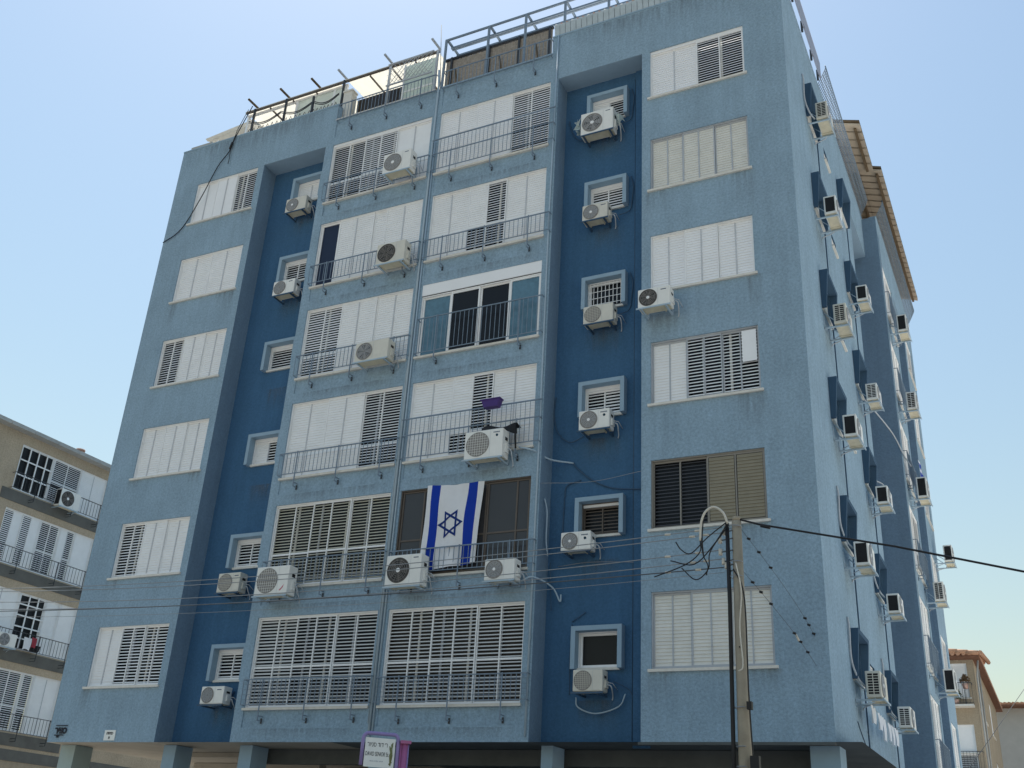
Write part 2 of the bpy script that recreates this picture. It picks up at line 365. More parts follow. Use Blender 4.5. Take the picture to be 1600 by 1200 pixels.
for i, d in enumerate(LV):
    surround(REC, *TW[i], LBS); surround(REC, *SW[i], LBS)
    for (q, kw), wn in ((Tsp[i], TW[i]), (Ssp[i], SW[i])): window(B, REC, *wn, q, rec=.01, silex=.0, bars=False, head=.06 if q != 'G' else 0, **kw)
    if i == 3:
        mb = MB()
        for k in range(9): x = lerp(14.8, 15.62, k/8); mb.box(REC, x-.006, x+.006, 13.5, 14.18, .03, .042, WHT)
        for k in range(4): z = lerp(13.56, 14.1, k/3); mb.box(REC, 14.76, 15.66, z-.006, z+.006, .0425, .053, WHT)
        mb.build('window_bars', B)
# ordinary windows: left column, right column (bottom floor first)
Ls = [('CC|OO|OO', {}), ('OO|CC|CC', {}), ('CC|CC|CC', {}), ('OO|CC|CC', {}), ('CC|CC', {}), ('SS|SS|OO', dict(sl=WHT2))]
Rs = [('CC|CC|CC', dict(fr=GRS, sl=CRM)), ('OO|BB', dict(fr=BRN, sl=DSL)), ('CC|OO|OO', dict(fr=GRS)), ('CC|CC|CC', dict(sl=WHT2)), ('CC|CC|CC', dict(fr=GRS, sl=CRM)), ('CC|OO', dict(sl=WHT2, head=.05))]
for i, d in enumerate(LV):
    q, kw = Ls[i]; window(B, FR, L0, L1, 4.58+d, 6.14+d, q, **kw)
    q, kw = Rs[i]
    if i == 1:
        W = window(B, FR, R0, R1, 4.58+d, 6.14+d, 'OO|SS', fr=mat('grey_brown_frame', (.27, .255, .23), .45, .06, 5), sl=DSL, bars=False, lab='brown framed window with dark slats and a beige blind')
        mb = MB(); s = MB()
        x0, x1 = 17.86, 19.0
        slats(s, FR, x0, x0+.54, 4.66+d, 6.06+d, -.052, 'C', BEI); slats(s, FR, x0+.6, x1, 4.66+d, 6.06+d, -.052, 'C', BEI); s.build('blind', W)
    elif i == 2:
        W = window(B, FR, R0, R1, 4.58+d, 6.14+d, q, **kw)
        s = MB(); s.box(FR, 18.68, 19.0, 5.3+d, 6.06+d, -.034, -.03, WHT2); s.build('blind', W)
    else: window(B, FR, R0, R1, 4.58+d, 6.14+d, q, **kw)
SLB = mat('beige_slat', (.50, .475, .385), .5, .08, 5); SLG = mat('grey_slat', (.58, .59, .59), .5, .06, 5)
As = [('DD|OO|OO', dict(mid=.95, sl=SLG)), ('OO|OO|OO', dict(mid=.85, sl=SLB)), ('CC|CC|OO', dict(mid=.62)), ('DD|CC|CC', dict(mid=.66, sl=WHT)),
      ('K|CC|C|CC', dict(mid=None, widths=[1.1, 1, 1, .7, 1, 1])), ('OO|DD|SS', dict(mid=.72, head=.05))]
Bs = [('OO|OO|OO', dict(mid=.95, sl=SLG, pane=PANB)), None, ('CC|uO|CC', dict(mid=.62)), None, ('CC|uO|CC', dict(mid=.8)), ('CC|CC|DD', dict(sl=WHT2))]
for i, d in enumerate(LV):
    q, kw = As[i]; window(B, FR, A0, A1, 3.97+d, 6.13+d, q, silex=.03, **kw)
    if i == 1:      # dark brown glazed doors behind the flag
        W = window(B, FR, B0, B1, 3.97+d, 6.13+d, 'X', fr=BRN, sl=BRN, pane=PANB, silex=.03, bars=False)
        for a, b in ((B0+.04, 11.0), (11.01, 12.55), (12.56, B1-.04)):
            s = MB()
            for x in (a, b-.04, (a+b)/2+.2): s.box(FR, x, x+.04, 4.01+d, 6.1+d, -.1, -.07, BRN)
            for z in (4.01, 4.85, 6.06): s.box(FR, a+.04, b-.04, z+d, z+.04+d, -.098, -.072, BRN)
            s.face([FR(a, 4.02+d, -.09), FR(b, 4.02+d, -.09), FR(b, 6.08+d, -.09), FR(a, 6.08+d, -.09)], glass('smoked_glass', (.05, .05, .055), .15, .4)); s.build('sliding_sash', W)
    elif i == 3:    # roller shutter box over bluish sliding glass
        window(B, FR, B0, B1, 3.97+d, 5.78+d, 'H|G|G|H', silex=.03)
        s = MB(); s.box(FR, B0, B1, 5.80+d, 6.13+d, -.12, -.01, WHT2); s.box(FR, B0, B1, 5.781+d, 5.80+d, -.1, -.03, DSL); s.build('shutter_box', B)
    else:
        q, kw = Bs[i]; window(B, FR, B0, B1, 3.97+d, 6.13+d, q, silex=.03, **kw)
    z0 = 3.97+d; pa = (6.95, 8.25, 9.56); pb = (10.75, 12.03, 13.32); g = 4 if i == 0 else 0
    railing(B, FR, 6.36, 10.0, z0+.64, z0+.06, pa, .95, grid=g)
    if i == 3: railing(B, FR, 10.22, 13.82, z0+1.05, z0+.05, (10.83, 13.22), 1.30)
    else: railing(B, FR, 10.12, 13.9, z0+.60 if i != 2 else z0+.66, z0+.06, pb, .95, grid=g, extra=z0+1.1 if i in (2, 5) else None)
railing(B, FR, 6.47, 9.98, 22.06, 21.46, (6.98, 8.25, 9.47), .97, name='terrace_railing')
railing(B, FR, 10.22, 13.72, 22.06, 21.46, (10.73, 11.97, 13.2), .99, name='terrace_railing')
# side wall with hooded windows
H1 = [(2.42, 3.55, 4.76+d, 5.66+d) for d in LV]; H2 = [(6.86, 7.98, 4.74+d, 5.60+d) for d in LV]; H3 = [(4.85, 5.5, 5.1+d, 5.5+d) for d in LV]
mb = MB(); mb.wall(SD, 0, 9.2, 3.2, 22.2, H1+H2+H3, LB, .22, DBS)
mb.face([SD(9.2, 20.65, 0), SD(12.2, 20.65, 0), SD(12.2, 22.2, 0), SD(9.2, 22.2, 0)], LB)
mb.build('side_wall', B)
mb = MB(); mb.face([(WX, 9.2, 3.2), (WX, 9.2, 20.65), (18.6, 9.2, 20.65), (18.6, 9.2, 3.2)], LB); mb.face([(WX, 9.2, 20.65), (WX, 12.2, 20.65), (18.6, 12.2, 20.65), (18.6, 9.2, 20.65)], LBS)
mb.face([(18.6, 9.2, 3.2), (18.6, 12.2, 3.2), (18.6, 12.2, 20.65), (18.6, 9.2, 20.65)], DB); mb.build('stairwell_recess', B)
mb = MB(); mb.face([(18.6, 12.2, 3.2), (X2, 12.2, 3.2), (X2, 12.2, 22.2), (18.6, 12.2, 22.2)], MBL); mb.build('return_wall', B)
def hood(a, b, c, d):
    mb = MB(); t = .09; g = .003
    for x0, x1 in ((a-t, a), (b, b+t)):
        mb.hexa([SD(x0, c-.03, g), SD(x1, c-.03, g), SD(x1, d+t, g), SD(x0, d+t, g), SD(x0, c-.03, .11), SD(x1, c-.03, .11), SD(x1, d+t, .2), SD(x0, d+t, .2)], DBS)
    mb.hexa([SD(a, d, g), SD(b, d, g), SD(b, d+t, g), SD(a, d+t, g), SD(a, d, .192), SD(b, d, .192), SD(b, d+t, .2), SD(a, d+t, .2)], DBS)
    mb.build('window_hood', B)
for i in range(6):
    hood(*H1[i]); hood(*H2[i])
    window(B, SD, *H1[i], 'OO' if i % 2 else 'CC', rec=.06, silex=0, bars=False); window(B, SD, *H2[i], 'CC' if i % 2 else 'OO', rec=.06, silex=0, bars=False)
    window(B, SD, *H3[i], 'G', rec=.04, silex=.03)
# rear block of the side
RW1 = [(12.62, 14.95, 3.97+d, 6.13+d) for d in LV]; RW2 = [(18.25, 20.2, 4.58+d, 6.14+d) for d in LV]
mb = MB(); mb.wall(SR, 12.2, 15.2, 3.2, 20.65, RW1, LB); mb.wall(SR, 17.8, 20.75, 3.2, 20.65, RW2, LB)
mb.face([SR(12.2, 20.65, 0), SR(20.75, 20.65, 0), SR(20.75, 22.2, 0), SR(12.2, 22.2, 0)], LB); mb.build('rear_side_wall', B)
mb = MB(); xr = X2-.75
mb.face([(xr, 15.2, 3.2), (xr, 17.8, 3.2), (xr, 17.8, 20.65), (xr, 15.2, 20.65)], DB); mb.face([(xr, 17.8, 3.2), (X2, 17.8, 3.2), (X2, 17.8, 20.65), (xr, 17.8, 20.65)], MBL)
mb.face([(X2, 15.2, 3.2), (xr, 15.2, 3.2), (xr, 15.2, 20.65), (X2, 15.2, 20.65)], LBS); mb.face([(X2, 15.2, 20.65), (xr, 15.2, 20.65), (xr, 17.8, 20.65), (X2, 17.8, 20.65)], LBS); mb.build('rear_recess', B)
for i in range(6):
    window(B, SR, *RW1[i], ('OO|CC', 'CC|CC', 'CC|OO')[i % 3], silex=.03, mid=.9); window(B, SR, *RW2[i], ('CC|CC', 'CC|OO')[i % 2])
    railing(B, SR, 12.5, 15.05, 3.97+2.9*i+.85, 3.97+2.9*i+.05, (13.0, 14.5), 1.1, step=.14)
# hidden sides, roof slab, parapet tops, soffit
mb = MB(); mb.face([(0, 20.75, 3.2), (0, 0, 3.2), (0, 0, 22.2), (0, 20.75, 22.2)], LB); mb.face([(X2, 20.75, 3.2), (0, 20.75, 3.2), (0, 20.75, 22.2), (X2, 20.75, 22.2)], LB); mb.build('back_wall', B)
mb = MB(); mb.face([(0, .62, 20.9), (WX-.01, .62, 20.9), (WX-.01, 20.7, 20.9), (0, 20.7, 20.9)], SIL); mb.build('roof_terrace', B)
for F_, a, b, o in ((FR, .002, 6.36, 0), (FR, 13.70, WX-.002, 0), (SD, .225, 12.2, .01), (SR, 12.21, 20.75, .01)):
    mb = MB(); mb.box(F_, a, b, 20.9, 22.19, -.2, -.004, LBS); mb.box(F_, a+o, b, 22.19, 22.235, -.22, .02, LBS); mb.build('parapet', B)
mb = MB(); mb.box(FR, .3, 1.2, 22.236, 22.33, -.3, .0, GUT); mb.build('coping_block', B)
mb = MB(); z = 3.2
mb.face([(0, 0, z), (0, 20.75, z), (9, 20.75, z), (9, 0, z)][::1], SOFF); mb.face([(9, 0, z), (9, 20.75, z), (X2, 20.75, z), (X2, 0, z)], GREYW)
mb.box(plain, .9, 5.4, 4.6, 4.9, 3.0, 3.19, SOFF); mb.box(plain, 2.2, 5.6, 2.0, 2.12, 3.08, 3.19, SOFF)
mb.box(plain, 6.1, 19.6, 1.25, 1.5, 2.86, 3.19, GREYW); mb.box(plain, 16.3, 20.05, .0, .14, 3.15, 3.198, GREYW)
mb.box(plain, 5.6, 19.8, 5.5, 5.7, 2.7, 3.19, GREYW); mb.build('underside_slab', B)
for i, (a, b) in enumerate(((-.0, .52), (3.6, 4.0), (6.02, 6.4), (9.75, 10.2), (14.0, 14.26), (19.5, 20.04))):
    mb = MB(); mb.box(plain, a, b, .5, 1.1, GZ, 3.19, LBS if i not in (0,) else mat('pale_pillar', (.34, .42, .42), .9, .08, 3)); mb.build('pillar', B)
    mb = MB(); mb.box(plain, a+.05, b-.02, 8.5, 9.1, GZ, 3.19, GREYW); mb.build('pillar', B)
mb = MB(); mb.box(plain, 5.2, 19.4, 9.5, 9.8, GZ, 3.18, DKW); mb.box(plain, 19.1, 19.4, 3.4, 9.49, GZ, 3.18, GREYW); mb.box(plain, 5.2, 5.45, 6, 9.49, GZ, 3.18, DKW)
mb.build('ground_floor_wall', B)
# pipes and cables fixed to the walls
def pipe(pts, r=.022, m=PIPE, name='pipe', n=6): mb = MB(); mb.tube(pts, r, m, n); return mb.build(name, B)
pipe([(10.03, -.035, 3.3), (10.03, -.035, 21.7), (9.98, -.03, 22.3)], .03, name='downpipe'); pipe([(10.11, -.03, 3.4), (10.11, -.03, 19.6)], .02)
pipe([(13.86, -.03, 3.3), (13.87, -.03, 10), (13.85, -.03, 16), (13.89, -.03, 22.2)], .022, name='downpipe'); pipe([(9.97, -.02, 3.6), (9.97, -.02, 12.2), (10.02, -.03, 12.5)], .014)
for x, y0 in ((3.72, 20.3), (8.05, 20.0)):
    pipe([(WX+.015, x+.02*math.sin(k), lerp(y0, 3.3, k/14)) for k in range(15)], .016, DPIPE, 'conduit')
pipe([(15.97, .58, 20.4), (15.97, .58, 3.3)], .012, DPIPE, 'conduit')
def cable(pts, r=.011, m=PIPE): pipe(smooth(pts), r, m, 'cable', 5)
def arc(p, q, sag, n=10, side_=(0, 0, -1)):
    p, q, s = Vector(p), Vector(q), Vector(side_)
    return [p.lerp(q, t/n)+s*sag*4*(t/n)*(1-t/n) for t in range(n+1)]
cable(arc((14.05, .57, 19.55), (14.62, .5, 18.7), .22, side_=(-.3, 0, -1)), .018, DPIPE)
for d, r in ((11.6, 0), (8.7, 0), (14.5, 0)): cable([(15.86, .56, 5.6+d), (15.93, .56, 5.3+d), (15.9, .56, 4.9+d), (15.84, .55, 4.55+d), (15.6, .45, 4.4+d)], .014, DPIPE)
cable([(13.98, .57, 11.2), (13.95, .57, 10.8), (14.05, .56, 10.3), (14.4, .5, 9.95), (14.8, .4, 10.0)], .016, DPIPE)
cable([(13.4, -.12, 9.72), (13.75, -.06, 9.62), (14.0, .3, 9.5), (14.5, .57, 9.44)], .022)
cable([(14.5, .57, 9.44), (14.6, .57, 9.3), (15.0, .57, 8.95), (15.5, .57, 8.72), (16.2, .5, 8.6)], .016, DPIPE)
cable([(13.95, -.01, 8.81), (15.1, .2, 8.79), (16.36, -.01, 8.82)], .006, WIRE)
cable([(14.3, .57, 8.6), (14.35, .57, 8.9), (14.7, .57, 9.0)], .013, DPIPE); cable([(14.3, .57, 8.6), (14.28, .57, 7.9), (14.3, .57, 7.4)], .013, DPIPE)
cable([(13.97, .2, 8.5), (14.02, .25, 8.2), (14.0, .3, 7.6), (14.03, .35, 7.2)], .016); cable([(14.03, .5, 7.1), (14.06, .5, 6.6), (14.1, .5, 6.0)], .01, DPIPE)
cable([(13.6, -.15, 6.5), (13.9, -.1, 6.62), (14.15, .4, 6.5), (14.3, .5, 6.2), (14.32, .5, 6.35)], .02)
cable([(14.58, .57, 5.7), (14.55, .57, 4.9), (14.6, .5, 4.2)], .012, DPIPE); cable([(14.58, .57, 5.75), (14.9, .57, 5.95)], .012, DPIPE)
cable([(14.75, .5, 4.15), (14.8, .5, 3.95), (15.2, .5, 3.82), (15.7, .5, 3.95), (15.85, .5, 4.2)], .016, PIPE); cable([(15.6, .45, 4.45), (15.9, .55, 4.3), (16.0, .57, 4.1)], .01, DPIPE)
for d in LV: cable([(4.62, .56, 5.55+d), (4.52, .57, 5.2+d), (4.5, .57, 4.85+d)], .01, DPIPE)
cable([(14.2, .56, 7.0), (15.0, .57, 7.05), (16.3, .57, 6.95)], .006, WIRE)
# side wall hoses beside the hooded windows
for u, d, n in ((2.22, 0, 0), (2.25, 2.9, 0), (6.66, 0, 0), (6.66, 2.9, 0), (2.15, 14.5, 1)):
    cable([(WX+.02, u+.0, 5.95+d), (WX+.04, u-.02, 5.7+d), (WX+.03, u-.02, 5.1+d), (WX+.1, u+.15, 4.75+d), (WX+.2, u+.3, 4.6+d)], .022, HOSE)
cable([(WX+.05, 7.9, 13.4), (WX+.15, 9.0, 13.5), (WX+.4, 10.8, 13.45), (X2+.05, 12.3, 13.3), (X2+.2, 12.6, 13.0)], .022, HOSE)
cable([(WX+.1, 8.0, 11.0), (WX+.3, 8.3, 10.9), (WX+.35, 8.4, 10.4), (WX+.25, 8.1, 10.1)], .018, HOSE)
for k in range(6): cable([(X2+.02, 12.3, 21.5), (X2+.02, 12.3, 3.2)], .014, PIPE) if k == 0 else None
cable(arc((WX+.01, 2.5, 3.9), (WX+.01, 3.9, 3.35), .05), .01, DPIPE)
# run-off stains below sills and air conditioners, each with its own ragged outline
ST = bpy.data.materials.new('runoff_stain'); ST.use_nodes = True; n_ = ST.node_tree.nodes; l_ = ST.node_tree.links
b_ = n_['Principled BSDF']; b_.inputs['Base Color'].default_value = (.17, .165, .145, 1); b_.inputs['Roughness'].default_value = .95
uvn = n_.new('ShaderNodeUVMap'); sx_ = n_.new('ShaderNodeSeparateXYZ'); l_.new(uvn.outputs[0], sx_.inputs[0])
gm = n_.new('ShaderNodeNewGeometry'); mp_ = n_.new('ShaderNodeMapping'); mp_.inputs['Scale'].default_value = (9, 9, .9); l_.new(gm.outputs['Position'], mp_.inputs['Vector'])
nz = n_.new('ShaderNodeTexNoise'); nz.inputs['Scale'].default_value = 1.3; nz.inputs['Detail'].default_value = 5; l_.new(mp_.outputs[0], nz.inputs['Vector'])
def mth(op, a, b):
    q = n_.new('ShaderNodeMath'); q.operation = op; q.use_clamp = True
    for i, x in enumerate((a, b)):
        if isinstance(x, (int, float)): q.inputs[i].default_value = x
        else: l_.new(x, q.inputs[i])
    return q.outputs[0]
edge = mth('MULTIPLY', mth('MULTIPLY', sx_.outputs[0], 5), mth('MULTIPLY', mth('SUBTRACT', 1, sx_.outputs[0]), 5))
al = mth('MULTIPLY', mth('MULTIPLY', mth('POWER', sx_.outputs[1], 1.3), edge), mth('MULTIPLY', mth('SUBTRACT', nz.outputs[0], .36), 2.2)); l_.new(mth('MULTIPLY', al, .5), b_.inputs['Alpha'])
def stain(F, u0, u1, v0, v1):
    mb = MB(); mb.face([F(u0, v0, .004), F(u1, v0, .004), F(u1, v1, .004), F(u0, v1, .004)], ST); o = mb.build('stain', B)
    uv = o.data.uv_layers.new(name='UVMap')
    for i, q in enumerate(((0, 0), (1, 0), (1, 1), (0, 1))): uv.data[i].uv = q
for d in LV:
    for a, b in ((L0, L1), (R0, R1)):
        if random.random() < .6: stain(FR, a-.15, a+random.uniform(.1, .6), random.uniform(3.5, 4.1)+d, 4.52+d)
        if random.random() < .6: stain(FR, b-random.uniform(.2, .8), b+.15, random.uniform(3.4, 4.1)+d, 4.52+d)
    stain(SD, 2.3, 3.5, 2.9+d+.5, 4.3+d); stain(SD, 6.8, 7.8, 3.3+d, 4.3+d)
    stain(REC, 14.7, 15.7, 3.4+d, 4.2+d if d else 4.1); stain(REC, 4.8, 5.7, 3.4+d, 4.15+d)
    stain(FR, A0, A1, 3.24+d, 3.5+d); stain(FR, B0, B1, 3.24+d, 3.5+d)
stain(FR, 16.45, 17.3, 11.7, 12.65); stain(FR, .1, 6.2, 21.2, 22.15); stain(FR, 14.0, 20.0, 21.1, 22.15)
# name plates and emblem at the foot of the left wall
def text(s, size, F, u, v, w, m, name, par, rot=0, bold=0, align='CENTER', sx=1.0):
    cu = bpy.data.curves.new(name, 'FONT'); cu.body = s; cu.size = size; cu.align_x = align; cu.extrude = .003; cu.offset = bold
    o = bpy.data.objects.new('tmp_text', cu); SC.collection.objects.link(o)
    bpy.context.view_layer.update(); dg = bpy.context.evaluated_depsgraph_get()
    me = bpy.data.meshes.new_from_object(o.evaluated_get(dg)); bpy.data.objects.remove(o)
    mb = MB()
    for p in me.polygons: mb.face([F(u+me.vertices[i].co.x*sx, v+me.vertices[i].co.y, w+me.vertices[i].co.z) for i in p.vertices], m)
    return mb.build(name, par)
pl = thing('name_plate', 'small white door plate with dark lettering low on the left wall', 'sign', (2.2, 0, 3.24))
mb = MB(); mb.box(FR, 2.02, 2.39, 3.24, 3.49, .002, .02, SGN); mb.build('plate', pl)
text('הסינכ', .09, FR, 2.205, 3.385, .022, INK, 'lettering', pl, bold=.004); text('א', .085, FR, 2.205, 3.28, .022, INK, 'lettering', pl, bold=.004)
em = thing('wall_emblem', 'black metal lettering fixed to the lower left corner of the blue wall', 'sign', (.44, 0, 3.3))
mb = MB(); mb.box(FR, .24, .66, 3.60, 3.62, .02, .035, INK); mb.box(FR, .24, .56, 3.36, 3.385, .02, .035, INK); mb.box(FR, .33, .40, 3.31, 3.36, .02, .035, INK); mb.build('frame', em)
text('ריפכ', .22, FR, .44, 3.42, .02, INK, 'lettering', em, bold=.012)

# ------------------------------------------------------------------ air conditioners
ACM = {}
def ac_parts(W, H, D, gap, st, lattice):
    key = (round(W, 2), round(H, 2), round(D, 2), gap, st, lattice)
    if key in ACM: return ACM[key]
    F = lambda u, v, w: Vector((u, -w, v)); cs = ACC if 'c' in st else ACW; out = []
    x0, x1 = -W/2, W/2; wb, wf = gap, gap+D
    def fin(mb, name):
        me = bpy.data.meshes.new(name); me.from_pydata(mb.v, [], mb.f); me.update()
        for q in mb.ms: me.materials.append(q)
        me.polygons.foreach_set('material_index', mb.mi); me.polygons.foreach_set('use_smooth', mb.sm); return me
    mb = MB(); mb.box(F, x0, x1, .0, H, wb, wf, cs); c = fin(mb, 'casing')
    bm = bmesh.new(); bm.from_mesh(c); bmesh.ops.remove_doubles(bm, verts=bm.verts, dist=1e-4)
    bmesh.ops.bevel(bm, geom=bm.edges[:], offset=.022, segments=3, affect='EDGES', profile=.6); bm.to_mesh(c); bm.free(); out.append(('casing', c))
    mb = MB(); mb.box(F, x0+.03, x1-.03, -.006, .002, wb+.03, wf-.03, ACU); mb.box(F, x0+.12, x0+.15, -.022, -.0065, wb, wf, ACU); mb.box(F, x1-.2, x1-.17, -.022, -.0065, wb, wf, ACU); out.append(('base_pan', fin(mb, 'base_pan')))
    r = min(H*.42, W*.30); cx = x0+r+W*.06; cz = H*.5; y = wf
    mb = MB(); dk = GRD if 'd' in st else GRL
    mb.lathe(F, cx, cz, [(0.001, y+.002), (r, y+.002), (r+.004, y+.012), (r+.014, y+.012), (r+.016, y-.002)], dk, 36)
    if 'g' in st:
        for k in range(-4, 5):
            q = k*r/4.6; h = math.sqrt(max(0, r*r-q*q)); mb.box(F, cx+q-.003, cx+q+.003, cz-h, cz+h, y+.008, y+.012, cs); mb.box(F, cx-h, cx+h, cz+q-.003, cz+q+.003, y+.0125, y+.016, cs)
    else:
        for k in range(1, 6):
            q = r*k/6; mb.lathe(F, cx, cz, [(q-.004, y+.007), (q-.004, y+.013), (q+.004, y+.013), (q+.004, y+.007)], GRS if 'd' not in st else GRL, 30)
        for k in range(12):
            a = k*math.pi/6+.2; p = Vector((math.cos(a), math.sin(a))); 
            mb.tube([F(cx+p.x*r*.2, cz+p.y*r*.2, y+.014), F(cx+p.x*r, cz+p.y*r, y+.012)], .003, GRS if 'd' not in st else GRL, 4, False)
    if 'd' in st or 'f' in st:
        for k in range(5):
            a = k*math.pi*.4+.3; pts = [(r*.2, a), (r*.9, a-.1), (r*.92, a+.55), (r*.2, a+.5)]
            mb.face([F(cx+q*math.cos(t), cz+q*math.sin(t), y+.004+.001*k) for q, t in pts], BLK if 'd' in st else GRD)
    out.append(('fan_grille', fin(mb, 'fan_grille')))
    if 'h' in st:
        mb = MB(); mb.lathe(F, cx, cz, [(.001, y+.022), (r*.17, y+.022), (r*.2, y+.012)], WHT, 18); out.append(('fan_hub', fin(mb, 'fan_hub')))
    xb = cx+r+.03
    mb = MB(); mb.box(F, xb+.002, xb+.006, .03, H-.03, y-.001, y+.0025, GRS); out.append(('panel_seam', fin(mb, 'panel_seam')))
    if 'b' in st or 't' in st:
        mb = MB(); xm = (xb+x1)/2
        if 't' in st:
            for k in range(7): mb.box(F, xm-.08+k*.024, xm-.064+k*.024, H-.10, H-.075, y, y+.004, BADG)
            for k in range(8):
                a = -.4+k*.65; q = .03 if k < 5 else .018; mb.lathe(F, xm+.01+q*math.cos(a)*.5, H-.17+q*math.sin(a)*.6, [(.001, y+.004), (.019, y+.004)], SWRL, 10)
        else: mb.box(F, xm-.07, xm+.06, H-.095, H-.075, y, y+.004, BADG)
        out.append(('badge', fin(mb, 'badge')))
    if 'r' in st:
        mb = MB(); mb.prism(F, [(x1-.24, .10), (x1-.2, .09), (x1-.13, .17), (x1-.11, .24), (x1-.17, .16)], y, y+.004, REDM); out.append(('badge', fin(mb, 'badge')))
    mb = MB(); mb.box(F, x1-.001, x1+.035, H*.18, H*.52, wb+.05, wb+.19, cs); mb.box(F, x1-.001, x1+.004, H*.62, H*.74, wb+.08, wb+.2, BLK); out.append(('valve_cover', fin(mb, 'valve_cover')))
    mb = MB(); mb.box(F, x0-.004, x0+.001, .05, H-.05, wb+.04, wf-.035, BLK)
    if lattice:
        for k in range(9): z = lerp(.05, H-.05, k/8); mb.box(F, x0-.010, x0-.0045, z-.006, z+.006, wb+.04, wf-.035, cs)
        for k in range(3): q = lerp(wb+.04, wf-.035, k/2); mb.box(F, x0-.0155, x0-.0105, .05, H-.05, q-.008, q+.008, cs)
    out.append(('coil_grille', fin(mb, 'coil_grille')))
    for sx in (-1, 1):
        mb = MB(); x = sx*(W/2-.09); bm_ = DPIPE if 'n' in st else PIPE
        mb.box(F, x-.018, x+.018, -.058, -.024, 0, wf+.02, bm_); mb.box(F, x-.018, x+.018, -.058, .34, .0, .012, bm_)
        mb.tube([F(x+sx*.02, .36, .01), F(x+sx*.02, -.03, wf*.75)], .012, bm_, 5); out.append(('bracket', fin(mb, 'bracket')))
    mb = MB(); bm_ = DPIPE if 'n' in st else PIPE
    mb.box(F, x0-.03, x1+.03, -.05, -.015, wf+.0205, wf+.04, bm_); out.append(('bracket_rail', fin(mb, 'bracket_rail')))
    mb = MB()
    mb.tube(smooth([F(x1+.02, H*.35, wb+.1), F(x1+.1, H*.3, wb+.09), F(x1+.12, H*.1, wb+.05), F(x1+.07, -.06, .04), F(x1+.05, -.12, .02)], 3), .014, HOSE, 6)
    mb.tube([F(x1+.02, H*.45, wb+.12), F(x1+.13, H*.42, wb+.06), F(x1+.16, H*.2, .03)], .010, HOSE, 6); out.append(('hose', fin(mb, 'hose')))
    ACM[key] = out; return out
def ac(label, loc, W, H, D=.3, gap=.16, st='h', lattice=0, rz=0, group='air conditioners on the blue building'):
    t = thing('air_conditioner', label, 'air conditioner', loc, group, rz)
    for n, me in ac_parts(W, H, D, gap, st, lattice):
        o = bpy.data.objects.new(n, me); SC.collection.objects.link(o); o.parent = t
    return t
Y6 = .6
ac('white air conditioner wrapped in torn plastic under top window of right dark recess', (15.05, Y6, 18.55), .92, .72, .32, .16, 'hbnf')
ac('white air conditioner under second window from top of right dark recess', (15.05, Y6, 15.82), .69, .47, .3, .16, 'hcbn')
ac('white air conditioner under barred window of right dark recess', (15.2, Y6, 12.82), .77, .48, .3, .16, 'gcn')
ac('white air conditioner with blue swirl under half open shutter of right dark recess', (15.16, Y6, 10.05), .76, .48, .3, .16, 'htn')
ac('white air conditioner with blue swirl left of brown shuttered recess window', (14.79, Y6, 7.22), .71, .42, .3, .16, 'htn')
ac('white air conditioner under plain dark glass window at foot of right recess', (15.15, Y6, 4.21), .66, .44, .3, .16, 'gcn')
ac('white air conditioner under top window of left dark recess', (5.16, Y6, 18.62), .77, .5, .3, .16, 'hcn')
ac('white air conditioner under second window from top of left dark recess', (5.24, Y6, 15.68), .78, .48, .3, .16, 'bn')
ac('small cream air conditioner under fifth window down of left dark recess', (5.09, Y6, 6.89), .72, .5, .3, .16, 'cgbn')
ac('white air conditioner under lowest window of left dark recess', (5.19, Y6, 4.11), .72, .42, .3, .16, 'bn')
ac('large white air conditioner on bracket by top floor centre left balcony', (9.19, 0, 18.52), .92, .68, .33, .17, 'hb')
ac('aged cream air conditioner on fifth floor centre left balcony', (9.36, 0, 15.46), .9, .64, .33, .17, 'cd')
ac('long cream air conditioner with grey side panel on fourth floor centre balcony', (9.14, 0, 12.56), 1.02, .55, .33, .17, 'cf')
ac('large boxy white air conditioner with red mark at left end of centre balcony', (7.04, 0, 6.54), .99, .71, .33, .17, 'gr')
ac('large white air conditioner with blue swirl under black cloth on balcony', (12.66, 0, 9.41), 1.0, .69, .33, .17, 'gt')
ac('large white air conditioner with dark fan left of the hanging flag', (10.8, 0, 6.53), .94, .72, .33, .17, 'dhb')
ac('small white air conditioner right of the hanging flag', (13.28, 0, 6.5), .73, .47, .33, .17, 'h')
ac('white air conditioner at lower left corner of right column third floor window', (16.83, 0, 12.6), .76, .48, .33, .17, 'dhb')
nm = ['bottom', 'second lowest', 'third lowest', 'fourth lowest', 'fifth lowest', 'topmost']
for i, z, lt in ((5, 19.06, 1), (4, 16.06, 0), (3, 12.95, 1), (2, 10.06, 0), (1, 7.09, 0), (0, 4.36, 1)):
    ac('%s air conditioner of the side wall row nearest the street corner' % nm[i], (WX, 2.82, z), .86, .52, .3, .24, 'hc' if lt else 'h', lt, R(90))
for i, z, lt in ((3, 16.0, 0), (2, 12.9, 1), (1, 9.94, 0), (.5, 7.1, 0), (0, 4.38, 1)):
    q = {3: 'topmost', 2: 'second from top', 1: 'middle', .5: 'second lowest', 0: 'lowest'}[i]
    ac('%s air conditioner of the side wall row next to the stairwell recess' % q, (WX, 7.28, z), .8, .48, .3, .24, 'h', lt, R(90))
for q, y, z, H, lt in (('topmost', 12.9, 17.75, .6, 0), ('second from top', 13.0, 14.95, .6, 1), ('third from top, under the blue cloth', 13.1, 12.0, .66, 0), ('shaded fourth from top', 14.7, 9.15, .6, 1), ('lowest', 14.6, 6.4, .66, 0)):
    ac('%s air conditioner beside the rear balcony railings' % q, (X2, y, z), .85, H, .3, .28, 'h', lt, R(90))
